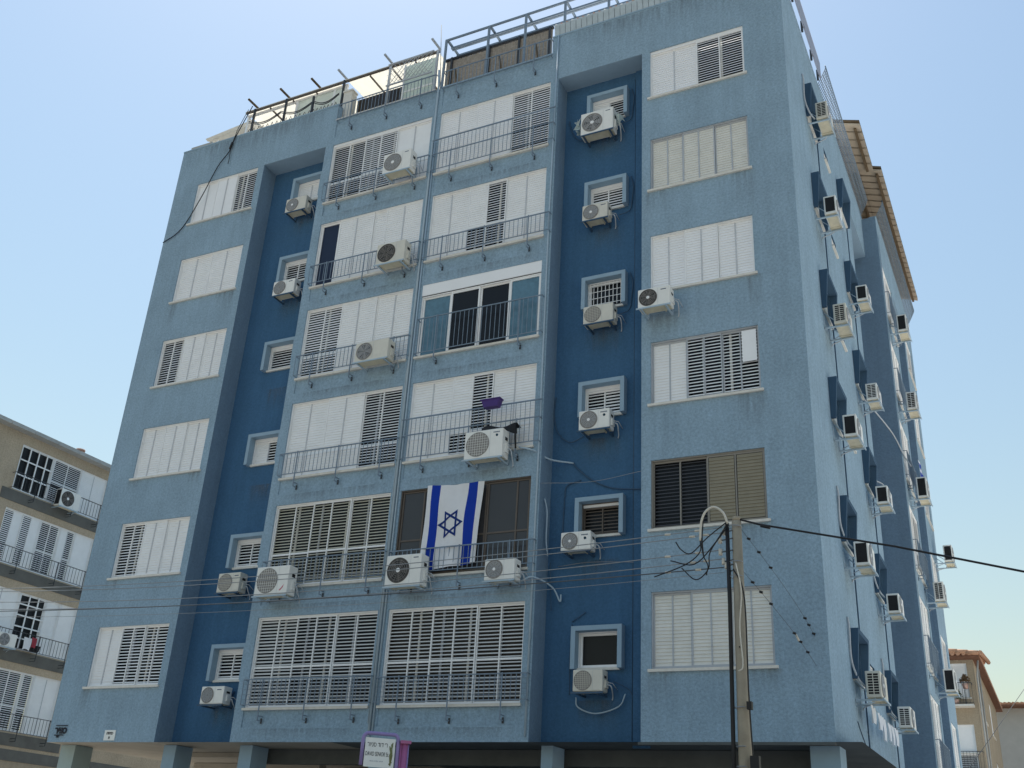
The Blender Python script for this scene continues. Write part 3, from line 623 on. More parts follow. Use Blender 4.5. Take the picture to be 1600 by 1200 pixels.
ac('lone air conditioner sticking out at the far rear edge of the side wall', (X2, 19.6, 11.75), .85, .6, .3, .35, 'h', 0, R(90))

# ------------------------------------------------------------------ flag, tub, cloths
def drape(F, w, h, fold):   # returns f(s,t) -> world; s along width, t down
    return lambda s, t: F(s, t, fold(s, t))
fl = thing('flag', 'white flag with two blue stripes and blue star hung from a balcony window', 'flag', (11.75, -.08, 7.0))
c00, c10, c01, c11 = (11.0, 9.04), (12.53, 9.0), (11.0, 6.97), (12.42, 7.06)
def fp(s, t, off=0):
    u = lerp(lerp(c00[0], c10[0], s), lerp(c01[0], c11[0], s), t)+.02*math.sin(t*5+s*2)*t; v = lerp(lerp(c00[1], c10[1], s), lerp(c01[1], c11[1], s), t)-.05*math.sin(math.pi*s)*t*t*.6
    v -= .02*math.sin(math.pi*s)*(1-t)
    wv = .095+.026*math.sin(s*11+t*2.0)*(.4+t)+.012*math.sin(s*23-t*6)+.03*math.sin(t*9-s*3)*math.sin(math.pi*s)
    return FR(u, v, wv+off)
def cloth(mb, us, m_of, nt=34, off=0):
    for a, b in zip(us, us[1:]):
        for j in range(nt): mb.face([fp(a, (j+1)/nt, off), fp(b, (j+1)/nt, off), fp(b, j/nt, off), fp(a, j/nt, off)], m_of((a+b)/2), True)
us = sorted(set([i/40 for i in range(41)]+[.09, .235, .735, .9]))
mb = MB(); cloth(mb, us, lambda s: FLB if .09 < s < .235 or .735 < s < .9 else FLW); f_ = mb.build('cloth', fl)
bm = bmesh.new(); bm.from_mesh(f_.data); bmesh.ops.remove_doubles(bm, verts=bm.verts, dist=1e-4); bm.to_mesh(f_.data); bm.free()
mb = MB(); cs_, ct_ = .48, .485; rr = .365
for k in (0, 1):
    tri = [(rr*math.cos(a), rr*math.sin(a)) for a in (math.pi*k, math.pi*k+2*math.pi/3, math.pi*k+4*math.pi/3)]
    for (ax, ay), (bx, by) in zip(tri, tri[1:]+tri[:1]):
        n = 8; q = .77
        for i in range(n):
            P = []
            for t, sc_ in ((i/n, 1), ((i+1)/n, 1), ((i+1)/n, q-.04), (i/n, q-.04)):
                x, z = lerp(ax, bx, t)*sc_, lerp(ay, by, t)*sc_; P.append(fp(cs_+x/1.5, ct_-z/2.0, .006+.002*k))
            mb.face(P, FLS)
mb.build('star', fl)
mb = MB(); pr = [(12.46, 10.94), (12.94, 10.94), (12.89, 10.74), (12.56, 10.74)][::-1]
mb.prism(FR, [(12.53, 10.745), (12.90, 10.745), (12.955, 10.93), (12.47, 10.93)], .225, .40, PURP); mb.box(FR, 12.44, 12.975, 10.93, 10.955, .215, .415, PURP)
solo(mb, 'wash_tub', 'purple plastic tub hooked on an upper balcony rail', 'tub', (12.7, -.3, 10.74))
mb = MB(); n = 10
for i in range(n):
    a, b = i/n, (i+1)/n; g = lambda s: FR(12.45+s*.95, 10.27+.03*math.sin(s*9), .25+.1*math.sin(s*7)*.5); h = lambda s: FR(12.47+s*.93, 10.14-.05*math.sin(s*8)-.02*(s > .5)*4*s, .3+.05*math.sin(s*5))
    mb.face([h(a), h(b), g(b), g(a)], BLK, True); mb.face([g(a), g(b), FR(12.45+b*.95, 10.24, .05), FR(12.45+a*.95, 10.24, .05)], BLK, True)
mb.tube([FR(13.36, 10.25, .3), FR(13.38, 9.65, .25)], .022, BLK)
solo(mb, 'black_cloth', 'black cloth draped over the rail above the big air conditioner', 'cloth', (12.9, -.3, 10.1))
def rag(x, y0, z0, wd, ht, label, name, cat, grp, m, m2=None):
    mb = MB(); n = 6
    for i in range(n):
        for j in range(5):
            P = lambda s, t: Vector((x+.03*math.sin(s*7+t*2), y0+s*wd+.03*t*math.sin(t*3+s), z0-t*ht*(1-.15*math.sin(s*3))))
            mb.face([P(i/n, (j+1)/5), P((i+1)/n, (j+1)/5), P((i+1)/n, j/5), P(i/n, j/5)], m2 if m2 and (i+j) % 3 == 0 else m, True)
    return solo(mb, name, label, cat, (x, y0, z0-ht), grp)
rag(X2+.42, 12.55, 13.2, 1.9, .45, 'blue and white cloth on a rear balcony railing above an air conditioner', 'hanging_cloth', 'cloth', None, FLB, FLW)
G = 'white laundry on the side wall line'
gl = [(2.75, .45, .38, 'white shirt nearest the street corner on the washing line'), (3.6, .42, .36, 'second white shirt from the street corner on the washing line'), (4.15, .36, .52, 'long white garment in the middle of the washing line'),
      (4.95, .30, .42, 'white towel fourth along the washing line'), (5.45, .28, .46, 'narrow white towel fifth along the washing line'), (5.95, .42, .42, 'white shirt at the far end of the washing line')]
zl = lambda y: 4.28-.06*math.sin((y-2.5)/4.2*math.pi)
for y, wd, ht, lb in gl: rag(20.32, y, zl(y), wd, ht, lb, 'laundry_item', 'laundry', G, FLW)
mb = MB(); mb.tube([(20.32, 2.5+.42*k, zl(2.5+.42*k)+.005) for k in range(11)], .005, WIRE, 4); mb.tube([(WX, 2.5, 4.2), (20.45, 2.5, 4.28)], .012, PIPE, 5); mb.tube([(WX, 6.7, 4.2), (20.45, 6.7, 4.28)], .012, PIPE, 5)
solo(mb, 'clothes_line', 'thin washing line on two arms low on the side wall', 'clothes line', (20.3, 4.6, 4.2))
# torn plastic wrap on the top recess unit
mb = MB()
for sx, x0 in ((-1, 14.58), (1, 15.53)):
    for k in range(7):
        a = [Vector((x0+sx*random.uniform(0, .22), .1+random.uniform(0, .4), 18.75+random.uniform(-.1, .5))) for _ in range(3)]; mb.face(a, GLSP, True)
solo(mb, 'plastic_wrap', 'torn clear plastic hanging off the top recess air conditioner', 'plastic wrap', (15.05, .3, 18.6))

# ------------------------------------------------------------------ utility pole, wires, street sign
PX, PY = 19.2, -3
po = thing('utility_pole', 'grey concrete utility pole with black conduit and insulators before the building', 'utility pole', (PX, PY, GZ))
mb = MB(); mb.tube([(PX, PY, GZ), (PX+.0, PY, 6.48)], .14, CONC, 16, r1=.082); mb.tube([(PX, PY, 6.481), (PX, PY, 6.56)], .07, CONC, 14); 
for z in (5.6, 4.3): mb.tube([(PX, PY-.10, z), (PX, PY-.118, z)], .012, BLK, 8)
mb.build('shaft', po)
mb = MB(); mb.tube([(PX-.2, PY-.06, GZ), (PX-.17, PY-.06, 3.0), (PX-.15, PY-.06, 5.0), (PX-.155, PY-.05, 6.45)], .035, CABL, 10); mb.build('conduit', po)
mb = MB()
for z in (6.38, 5.75, 5.5, 3.35, 2.75, 2.45):
    mb.tube([Vector((PX+.112*math.cos(a)-.03, PY+.125*math.sin(a), z)) for a in [k*math.pi/10 for k in range(21)]], .008, WIRE, 5)
mb.build('strap', po)
mb = MB(); mb.tube(smooth([(PX-.13, PY-.1, 6.42), (PX-.2, PY-.12, 6.62), (PX-.36, PY-.12, 6.74), (PX-.52, PY-.12, 6.66), (PX-.6, PY-.12, 6.45), (PX-.62, PY-.12, 6.15)]), .021, INSU, 8); mb.build('cable_hood', po)
for z, dx in ((6.30, .22), (6.16, .30), (5.95, .3), (5.78, .25), (5.70, .2), (5.60, .16)):
    mb = MB(); mb.tube([(PX-.06, PY-.08, z), (PX-dx, PY, z)], .012, WIRED, 6); mb.tube([(PX-dx, PY, z-.05), (PX-dx, PY, z-.02), (PX-dx, PY, z), (PX-dx, PY, z+.06)], .034, INSU, 10); mb.build('insulator', po)
mb = MB()
for p in ([(PX-.15, PY-.1, 6.45), (PX-.5, PY-.1, 6.2), (PX-.8, PY-.08, 5.95), (PX-1.0, PY, 6.05), (PX-1.1, PY, 6.2)], [(PX-.15, PY-.1, 6.4), (PX-.4, PY-.1, 6.05), (PX-.75, PY-.08, 5.75), (PX-1.2, PY, 5.87)],
          [(PX-.15, PY-.1, 6.35), (PX-.45, PY-.1, 5.95), (PX-.5, PY-.08, 5.65), (PX-.75, PY, 5.5), (PX-1.0, PY, 5.72)], [(PX-.6, PY-.12, 6.2), (PX-.58, PY-.1, 5.9), (PX-.5, PY-.1, 5.7), (PX-.55, PY-.05, 5.55)],
          [(PX-.62, PY-.12, 6.15), (PX-.64, PY-.1, 5.95), (PX-.9, PY-.1, 5.75), (PX-1.5, PY, 5.6)], [(PX-.56, PY-.1, 6.55), (PX-.59, PY-.1, 6.2), (PX-.57, PY-.1, 5.85)]):
    mb.tube(smooth(p), .011, CABL, 5)
mb.build('jumper_cable', po)
mb = MB(); mb.tube(smooth([(PX+.0, PY-.16, 5.7), (PX+.08, PY-.17, 5.2), (PX+.03, PY-.17, 4.6), (PX+.06, PY-.17, 4.0), (PX-.02, PY-.17, 3.9)]), .012, INSU, 5)
mb.tube(smooth([(PX-.05, PY-.15, 5.6), (PX+.09, PY-.15, 5.3), (PX+.13, PY-.14, 4.8), (PX+.13, PY-.15, 3.6), (PX+.16, PY-.15, 2.6), (PX+.2, PY-.15, 2.0)]), .013, CABL, 5); mb.box(plain, PX+.1, PX+.18, PY-.2, PY-.1, 3.3, 3.42, CABL); mb.box(plain, PX+.12, PX+.26, PY-.2, PY-.08, 2.35, 2.6, CABL); mb.build('riser_cable', po)
WS = [((2.56e-3, -5.43e-2, 6.502), WIRE, .009, 'topmost of the grey overhead wires running left from the pole'), ((2.83e-3, -6.075e-2, 6.434), WIRE, .009, 'second overhead wire from the top running left from the pole'),
      ((2.94e-3, -6.5e-2, 6.168), WIRE, .009, 'third overhead wire from the top, below the gap, left of the pole'), ((2.72e-3, -5.96e-2, 5.984), WIRE, .009, 'fourth overhead wire from the top running left from the pole'),
      ((1.68e-3, -4.487e-2, 5.928), WIRED, .011, 'dark overhead cable under the grey wires left of the pole'), ((2.42e-3, -5.665e-2, 5.798), WIRE, .005, 'thinnest and lowest overhead wire running left from the pole')]
for i, (c, m_, r, lb) in enumerate(WS):
    mb = MB(); xs = [PX-.25-k*1.0 for k in range(34)]; mb.tube([(x, PY, c[0]*x*x+c[1]*x+c[2]) for x in xs], r, m_, 5)
    if i < 5:
        for d in ((.55, .8) if i % 2 else (.7, 1.25)):
            x = PX-d; z = c[0]*x*x+c[1]*x+c[2]; mb.tube([(x-.05, PY, z), (x+.05, PY, z)], .022, INSU, 8)
    solo(mb, 'overhead_wire', lb, 'wire', (0, PY, c[2]), 'overhead wires left of the pole')
mb = MB(); pts = [(PX, PY, 6.53), (19.59, PY, 6.39), (21.77, PY, 5.82), (23.57, PY, 5.28), (26.5, PY, 4.55), (33, PY, 3.3)]; mb.tube(pts, .018, CABL, 7); mb.tube([(19.62, PY, 6.37), (19.78, PY, 6.32)], .034, CABL, 7)
solo(mb, 'overhead_cable', 'thick black cable running right from the pole top', 'cable', (PX, PY, 6.5))
for lb, p, q, bl in (('upper thin drop wire with black spacers running from pole to side wall', (PX+.06, PY, 6.36), (WX+.03, 3.8, 3.78), (.04, .09, .15, .36, .39, .43, .51, .55)), ('lower thin drop wire with black spacers running from pole to side wall', (PX+.06, PY, 5.62), (WX+.03, 3.96, 3.4), (.05, .09, .14, .27, .31, .36))):
    mb = MB(); p, q = Vector(p), Vector(q); mid_ = lambda t: p.lerp(q, t)+Vector((.35*math.sin(math.pi*min(t*1.4, 1))*.6, 0, -.12*4*t*(1-t)))
    mb.tube([mid_(t/20) for t in range(21)], .004, WIRED, 4)
    for t in bl: c = mid_(t); mb.tube([c+Vector((-.025, 0, .01)), c, c+Vector((.03, 0, -.012))], .022, CABL, 6)
    c = mid_(bl[-3]+.02); mb.tube([c+Vector((-.02, -.02, .05)), c+Vector((.02, .02, -.06))], .02, INSU, 7)
    solo(mb, 'drop_wire', lb, 'wire', p, 'drop wires to the side wall')
mb = MB(); mb.tube(smooth([(2.6, .1, 23.45), (2.25, -.05, 22.1), (2.13, -.06, 21.6), (1.75, -.05, 21.1), (1.35, -.05, 20.1), (.9, -.04, 19.2), (.55, -.04, 18.8), (.02, -.03, 18.6)]), .016, CABL, 5)
mb.tube([(2.5, .05, 23.3), (2.3, -.04, 22.5), (2.15, -.05, 21.8), (2.2, -.05, 21.3), (2.18, -.05, 21.1)], .011, CABL, 5); mb.tube([(2.2, -.06, 21.95), (2.14, -.06, 21.7)], .04, CABL, 6)
solo(mb, 'hanging_cable', 'loose black cable hanging from the roof across the upper left wall corner', 'cable', (1.3, 0, 20))
# street sign
SG = thing('street_sign', 'lilac arched street sign with Hebrew and English name on a pink post', 'street sign', (13.7, -5, GZ))
ang = R(38); ca, sa = math.cos(ang), math.sin(ang)
FSG = lambda u, v, w: Vector((13.33+u*.86*ca+w*sa, -5+u*.86*sa-w*ca, v))
mb = MB(); mb.box(FSG, .02, .60, 2.20, 2.66, -.01, .01, SGN)
bmp = mb.build('panel', SG)
for q_, u_ in (('רוינס', .149), ('ו', .3175), ('׳ר', .427)): text(q_, .105, FSG, u_, 2.52, .0105, INK, 'lettering', SG, bold=0, sx=.80)
mb = MB()
for u_ in (.266, .334): mb.box(FSG, u_, u_+.036, 2.572, 2.582, .0105, .0135, INK); mb.box(FSG, u_+.024, u_+.033, 2.52, 2.572, .0105, .0135, INK)
mb.build('lettering', SG)
text('DAVID SENIOR St.', .095, FSG, .265, 2.375, .0105, INK, 'lettering', SG, bold=0, sx=.60)
mb = MB(); u_ = .13
for k in range(14): wd = .006+.006*(k*5 % 3); mb.box(FSG, u_, u_+wd, 2.285, 2.300+.004*(k % 2), .0105, .0125, GRS); u_ += wd+.005+.012*(k % 5 == 4)
mb.build('lettering', SG)
mb = MB()
for k in range(5): a = k*.33; mb.tube([FSG(.53, 2.24, .014), FSG(.53+.03*math.sin(a*3), 2.40, .014), FSG(.52+.03*math.cos(a*4), 2.60-.03*k, .014)], .009, OLIV, 5)
for k in range(12): mb.box(FSG, .50+.004*(k*7 % 9), .53+.004*(k*7 % 9), 2.25+.028*k, 2.27+.028*k, .011, .018, OLIV)
mb.build('plant_print', SG)
mb = MB(); pts = [(-.03, 2.22)]+[(-.03, 2.6)]+[(.07-.10*math.cos(a), 2.63+.10*math.sin(a)) for a in [k*math.pi/12 for k in range(1, 7)]]+[(.56+.09*math.sin(a), 2.64+.09*math.cos(a)) for a in [k*math.pi/12 for k in range(0, 7)]]+[(.655, 2.55), (.655, 1.2)]
mb.tube([FSG(u, v, 0) for u, v in pts], .03, LILA, 10); mb.build('arch_frame', SG)
for u, r, m_ in ((.79, .05, PINK), (.715, .02, PINK), (.855, .016, LILA)): mb = MB(); mb.tube([FSG(u, GZ, 0), FSG(u, 2.6, 0)], r, m_, 12); mb.build('post', SG)
mb = MB(); mb.box(FSG, .69, .90, 2.60, 2.65, -.07, .07, PINK); mb.build('post_cap', SG)
mb = MB(); mb.box(FSG, -.3, .64, 2.08, 2.14, -.02, .02, PINK); mb.build('lower_panel', SG)

# ------------------------------------------------------------------ roof furniture
pg = thing('pergola', 'bare grey steel pergola frame on the roof terrace above the reed screen', 'pergola', (12, .5, 20.9))
px_ = (9.98, 11.46, 12.69, 13.95, 15.3, 16.6); q = .03
for x in px_[:-1]: mb = MB(); mb.box(plain, x-q, x+q, .2-q, .2+q, 22.24 if x > 13.8 else 20.91, 23.66-q, RAIL); mb.build('post', pg)
mb = MB()
for y, dz in ((.2, 0), (.55, .0), (.62, .0), (.9, 0)): mb.box(plain, 9.95, 16.6, y-q*.8, y+q*.8, 23.66-q, 23.66+q, RAIL)
mb.build('long_beam', pg)
mb = MB()
for x in px_: mb.box(plain, x-q, x+q, .2+q, 1.5, 23.66+q+.001, 23.66+3*q, RAIL)
mb.build('cross_beam', pg)
rs = thing('reed_screen', 'brown reed screen behind the right roof terrace railing', 'screen', (11.5, .6, 20.9)); mb = MB()
for k in range(120):
    x = lerp(9.8, 13.35, k/119.); mb.box(plain, x-.013, x+.013, .62+.006*(k % 3), .64+.006*(k % 3), 20.95, 23.2+.03*random.random(), BAM)
mb.build('reeds', rs); mb = MB()
for x in (10.0, 11.3, 12.3, 13.3): mb.box(plain, x-.03, x+.03, .55, .60, 20.95, 23.3, DRAIL)
for x in (10.3, 11.8, 13.0): mb.tube([(x-.1, .5, 22.7), (x+.12, .5, 21.4)], .03, WOOD, 6)
mb.box(plain, 9.75, 13.4, .57, .66, 23.24, 23.30, DRAIL); mb.build('frame', rs)
mb = MB()
for k in range(38):
    x = 13.75+k*.165; mb.hexa([(x, .0, 22.26), (x+.15, .0, 22.26), (x+.15, .5, 22.45), (x, .5, 22.45), (x, -.03, 22.62), (x+.15, -.03, 22.62), (x+.15, .5, 22.75), (x, .5, 22.75)], TILW)
    mb.tube([(x+.02, .0, 22.66), (x+.12, .3, 22.8)], .03, TERR if k % 3 else WHT, 6)
solo(mb, 'ridge_tiles', 'row of white and red capping tiles along the right front roof edge', 'roof tiles', (16.8, .2, 22.25))
mb = MB(); mb.tube([(9.72, .5, 22.2), (9.52, .5, 24.75)], .012, WIRE, 5); mb.tube([(9.75, .45, 21.6), (9.85, .45, 23.9)], .02, PIPE, 6); solo(mb, 'roof_mast', 'thin leaning antenna mast between the two roof terraces', 'antenna', (9.72, .5, 21))
# awning structure on the left terrace
aw = thing('terrace_awning', 'cream translucent terrace awning on dark posts with arms along the roof edge', 'awning', (6, 1, 20.9))
mb = MB()
for a, b in ((2.15, 5.95), (6.25, 9.6)):
    mb.hexa([(a, .4, 23.50), (b, .4, 23.50), (b, 2.9, 23.62), (a, 2.9, 23.62), (a, .4, 23.515), (b, .4, 23.515), (b, 2.9, 23.635), (a, 2.9, 23.635)], AWN)
    for k in range(1, 4): x = lerp(a, b, k/4); mb.box(plain, x-.02, x+.02, .4, 2.9, 23.42, 23.47, BRN)
mb.build('sheet', aw)
for x in (2.58, 3.9, 6.2, 7.95, 9.66):
    mb = MB(); z0 = 22.24 if x < 6 else 21.0; mb.box(plain, x-.03, x+.03, .24, .30, z0, 23.46, DRAIL if x < 7 else GRS); mb.build('post', aw)
for x in (2.58, 3.9, 5.15, 6.2, 7.95, 9.66):
    mb = MB(); mb.box(plain, x-.03, x+.03, -.12, .4, 23.56, 23.61, WOOD if x < 6 else GRS); mb.build('arm', aw)
mb = MB(); mb.box(plain, 2.1, 9.66, .34, .40, 23.47, 23.52, BRN); mb.box(plain, 2.1, 9.66, .33, .345, 23.52, 23.545, SIL); mb.build('front_beam', aw)
mb = MB()
for a, b in ((2.58, 3.9), (3.9, 5.19), (5.19, 6.2)):
    for s in (0, .12): mb.tube([(lerp(a, b, t/10), .1, lerp(22.72, 22.62, 0)-.40*math.sin(math.pi*t/10)*.55-s*.5+.1) for t in range(11)], .016, DRAIL, 5)
    for k in range(7): x = lerp(a, b, (k+.5)/7); mb.tube([(x-.07, .1, 22.3), (x, .1, 22.47), (x+.07, .1, 22.3)], .01, DRAIL, 4)
mb.box(plain, 5.16, 5.22, .07, .13, 22.24, 23.0, DRAIL); mb.build('swag_chain', aw)
te = thing('glazed_enclosure', 'white framed glass enclosure on the left roof terrace', 'enclosure', (4, 2, 20.9)); mb = MB()
for x in (2.15, 4.2, 4.9, 5.7, 6.15): mb.box(plain, x-.04, x+.04, .45, .52, 20.95, 23.40, WHT)
mb.box(plain, 2.1, 6.2, .45, .52, 23.40, 23.48, WHT); mb.box(plain, 2.1, 2.16, .53, 1.6, 20.95, 23.4, WHT); mb.build('frame', te)
mb = MB(); mb.face([(4.2, .485, 21), (6.15, .485, 21), (6.15, .485, 23.4), (4.2, .485, 23.4)], GLSP); mb.build('pane', te)
mb = MB(); mb.box(plain, 1.2, 9.7, 2.95, 3.1, 20.95, 23.6, GREYW); mb.box(plain, 6.62, 8.42, .55, .6, 20.95, 22.72, PANB); mb.build('back_wall', te)
ls = thing('lattice_screen', 'white panel and wire lattice screen at right end of the left roof terrace', 'screen', (8.8, .2, 21.6)); mb = MB()
for k in range(14):
    for s in (-1, 1):
        x = lerp(7.8, 9.8, k/13); x1 = x+s*.55; p, q_ = Vector((x, .12, 22.55)), Vector((x1, .12, 23.3))
        if x1 < 7.98: t = (7.98-x)/(x1-x); q_ = p.lerp(q_, max(0, min(1, t)))
        if x1 > 9.62: t = (9.62-x)/(x1-x); q_ = p.lerp(q_, max(0, min(1, t)))
        if 7.97 < x < 9.63: mb.tube([p, q_], .009, GRS, 4)
for z in (22.5, 23.33): mb.box(plain, 7.98, 9.62, .1, .14, z-.02, z+.02, GRS)
mb.build('lattice', ls); mb = MB(); mb.box(plain, 8.45, 9.6, .4, .43, 21.62, 23.35, GLSP); mb.box(plain, 8.40, 8.45, .38, .45, 21.62, 23.4, WHT); mb.box(plain, 8.45, 9.6, .38, .396, 22.28, 22.34, WHT); mb.build('panel', ls)
mb = MB(); mb.hexa([(.12, .75, 23.22), (2.05, .75, 23.40), (2.05, 2.4, 24.2), (.12, 2.4, 24.0), (.07, .70, 23.30), (2.05, .70, 23.50), (2.05, 2.4, 24.3), (.07, 2.4, 24.1)], SIL)
for x in (.5, 1.9): mb.box(plain, x-.03, x+.03, .85, .9, 20.95, 23.25, WHT)
mb.box(plain, .55, 2.0, .86, .9, 22.9, 22.94, GRS); solo(mb, 'roof_canopy', 'small sloping cream canopy at the left end of the roof', 'canopy', (1.1, 1.5, 20.95))
mb = MB(); mb.box(plain, 6.27, 6.6, .25, .5, 21.62, 22.9, SIL); mb.box(plain, 6.25, 6.62, .22, .52, 22.9, 22.96, SIL); solo(mb, 'terrace_pier', 'short white pier at the left end of the terrace railing', 'pier', (6.4, .35, 21.62))
# side parapet: fascia panel and two rolled wire fences
fp_ = thing('side_fascia', 'long grey metal fascia panel standing off the side parapet', 'fascia', (20.2, 2.5, 22.2)); mb = MB()
mb.box(plain, 20.16, 20.2, -.2, 4.75, 22.38, 22.98, mat('lilac_grey_sheet', (.27, .29, .36), .5, .08, 4)); mb.build('panel', fp_); mb = MB()
for y in (.2, 1.3, 2.5, 3.7, 4.6): mb.box(plain, 20.1, 20.155, y-.04, y+.04, 22.24, 22.6, DRAIL)
mb.build('bracket', fp_)
mb = MB()
for k in range(60): y = 4.75*k/60-.2; mb.tube([(20.18, y, 22.985), (20.18, y+.06, 23.03)], .02, TERR, 5)
mb.build('tile_edge', fp_)
def wiremesh(x, y0, y1, label):
    mb = MB(); sec = lambda k: (x+.02+.26*math.sin(k*.33), 22.26+.62*(k/6)+.12*math.sin(k*.52)); n = int((y1-y0)/.11)
    for i in range(n+1):
        y = lerp(y0, y1, i/n); mb.tube([(sec(k)[0], y, sec(k)[1]) for k in range(7)], .014, RAIL, 4)
    for k in range(7): mb.tube([(sec(k)[0], lerp(y0, y1, i/12), sec(k)[1]) for i in range(13)], .012, RAIL, 4)
    return solo(mb, 'mesh_fence', label, 'fence', (x, y0, 22.2), 'wire fences on the side parapet')
wiremesh(WX, 4.8, 12.0, 'grey curved wire fence on the side parapet near the stairwell'); wiremesh(X2, 12.3, 20.6, 'grey curved wire fence on the rear part of the side parapet')
rf = thing('tiled_roof', 'clay tiled roof over the rear, its tan underside overhanging the side wall', 'roof', (18, 14, 21))
def eave(xo, xi, y0, y1, zo):
    mb = MB(); n = int((y1-y0)/.40); sl_ = .34; mf = lambda x: zo+(xo-x)*sl_
    for i in range(n):
        a = lerp(y0, y1, i/n)+.045; b = lerp(y0, y1, (i+1)/n)-.045; nx = 6
        for j in range(nx):
            p0, p1 = lerp(xo, xi, j/nx), lerp(xo, xi, (j+1)/nx)
            mb.hexa([(p1+.012, a, mf(p1)), (p0, a, mf(p0)), (p0, b, mf(p0)), (p1+.012, b, mf(p1)), (p1+.012, a, mf(p1)+.06), (p0, a, mf(p0)+.06), (p0, b, mf(p0)+.06), (p1+.012, b, mf(p1)+.06)], TILU)
    mb.build('tiles', rf)
    mb = MB(); mb.hexa([(xi, y0, mf(xi)+.10), (xo, y0, zo+.10), (xo, y1, zo+.10), (xi, y1, mf(xi)+.10), (xi, y0, mf(xi)+.17), (xo, y0, zo+.17), (xo, y1, zo+.17), (xi, y1, mf(xi)+.17)], WOOD); mb.build('roof_deck', rf)
    mb = MB()
    for x in (xo-.18, xo-.9, xo-1.6): mb.box(plain, x-.04, x+.04, y0+.2, y1-.05, mf(x)-.09, mf(x)-.01, WOOD)
    mb.build('purlin', rf)
eave(20.72, 16.5, 8.65, 11.35, 23.5); eave(20.98, 16.5, 11.4, 21.1, 23.5)
mb = MB(); mb.box(plain, 16.0, 19.2, 8.9, 20.6, 20.95, 23.9, TAN2); mb.build('wall', rf)

# ------------------------------------------------------------------ left neighbour
N = thing('apartment_building', 'tan stucco apartment building with grey bands at the left edge', 'building', (-16, 8, GZ))
NX = -12; FN = side(NX); rows = [(13.5, 15.37), (10.6, 12.72), (7.6, 9.73), (4.62, 6.82)]
mb = MB(); hs = [(5.72, 10.26, a, b) for a, b in rows]
mb.wall(FN, -2, 26, 3.2, 15.85, hs, TAN, .15); mb.face([(NX, -2, 3.2), (NX, -2, 15.85), (NX-9, -2, 15.85), (NX-9, -2, 3.2)], TAN)
mb.face([(NX, 26, 3.2), (NX-9, 26, 3.2), (NX-9, 26, 15.85), (NX, 26, 15.85)], TAN); mb.build('wall', N)
for a, b in rows[:3]+rows[3:]:
    mb = MB(); mb.box(FN, 5.3, 10.9, a-.5, a-.06, .002, .03, DGB); mb.build('dark_band', N)
mb = MB(); mb.box(FN, -2, 26, 3.6, 4.0, .002, .03, DGB); mb.box(FN, -2, 26, 3.21, 3.55, .002, .03, TAN2); mb.build('dark_band', N)
mb = MB()
for k in range(25): mb.box(FN, -2.2+k*1.15, -2.2+k*1.15+1.12, 15.78, 15.93, .0, .42, GUT)
mb.box(FN, -2.2, 26.4, 15.9, 16.0, -9.3, -.001, GREYW); mb.build('eave', N)
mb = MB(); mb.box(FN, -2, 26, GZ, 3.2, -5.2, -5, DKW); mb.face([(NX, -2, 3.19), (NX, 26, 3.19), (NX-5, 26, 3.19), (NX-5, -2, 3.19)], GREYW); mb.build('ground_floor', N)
for y in (-1.5, 3.2, 8, 12.5, 17, 21.5): mb = MB(); mb.box(FN, y, y+.5, GZ, 3.18, -.6, -.05, TAN2); mb.build('pillar', N)
def nwin(y0, y1, a, b, spec, **k): return window(N, FN, y0, y1, a, b, spec, sill=False, rec=.03, bars=False, **k)
def barred(y0, y1, a, b, nx, nz):
    W = nwin(y0, y1, a, b, 'G'); s = MB()
    for i in range(1, nx): x = lerp(y0, y1, i/nx); s.box(FN, x-.025, x+.025, a+.03, b-.03, -.03, .0, WHT)
    for i in range(1, nz): z = lerp(a, b, i/nz); s.box(FN, y0+.03, y1-.03, z-.025, z+.025, -.029, -.001, WHT)
    s.build('bars', W)
a, b = rows[0]; barred(5.76, 7.4, a, b, 4, 3); nwin(7.42, 8.88, a, b, 'OO', mid=.9); nwin(8.89, 10.24, a, b, 'CC')
a, b = rows[1]; nwin(5.74, 7.48, a, b, 'DS|DS'); nwin(7.5, 8.5, a, b, 'OO', mid=.9); nwin(8.52, 9.3, a, b, 'SO', mid=.9); nwin(9.31, 10.24, a, b, 'S')
a, b = rows[2]; nwin(5.74, 7.4, a, b, 'SS'); barred(7.42, 8.7, a, b, 3, 5); nwin(8.72, 9.4, a, b, 'C', mid=.8); nwin(9.42, 10.24, a, b, 'S', mid=.7)
a, b = rows[3]; nwin(5.74, 7.2, a, b, 'OO', mid=.9); nwin(7.22, 8.44, a, b, 'OO', mid=.9); nwin(8.46, 8.98, a, b, 'O', mid=.9); nwin(9.0, 10.24, a, b, 'CS')
for a, b in rows: railing(N, FN, 5.6, 10.24, a+.6, a-.02, (6.6, 8.5, 9.9), .95, w=.3, m=DRAIL, step=.16)
ac('white air conditioner on the top balcony of the tan building', (NX, 8.15, 13.38), 1.0, .72, .33, .2, 'dh', 0, R(90), 'air conditioners on the tan building')
ac('white air conditioner half cut by the left picture edge on the tan building', (NX, 6.9, 7.5), .8, .5, .33, .2, 'f', 0, R(90), 'air conditioners on the tan building')
rag(NX+.34, 7.75, 8.05, .35, .5, 'white towel hung on the lower railing of the tan building', 'towel', 'laundry', None, FLW); rag(NX+.36, 8.1, 8.1, .22, .42, 'pinkish red towel hung on the lower railing of the tan building', 'towel', 'laundry', None, DRED)
mb = MB(); mb.hexa([FN(8.2, 7.62, .05), FN(8.6, 7.62, .05), FN(8.65, 7.85, .05), FN(8.15, 7.85, .05), FN(8.2, 7.62, .28), FN(8.6, 7.62, .28), FN(8.65, 7.85, .28), FN(8.15, 7.85, .28)], BLK); solo(mb, 'flower_box', 'black planter box on a balcony ledge of the tan building', 'planter', (NX+.15, 8.4, 7.62))
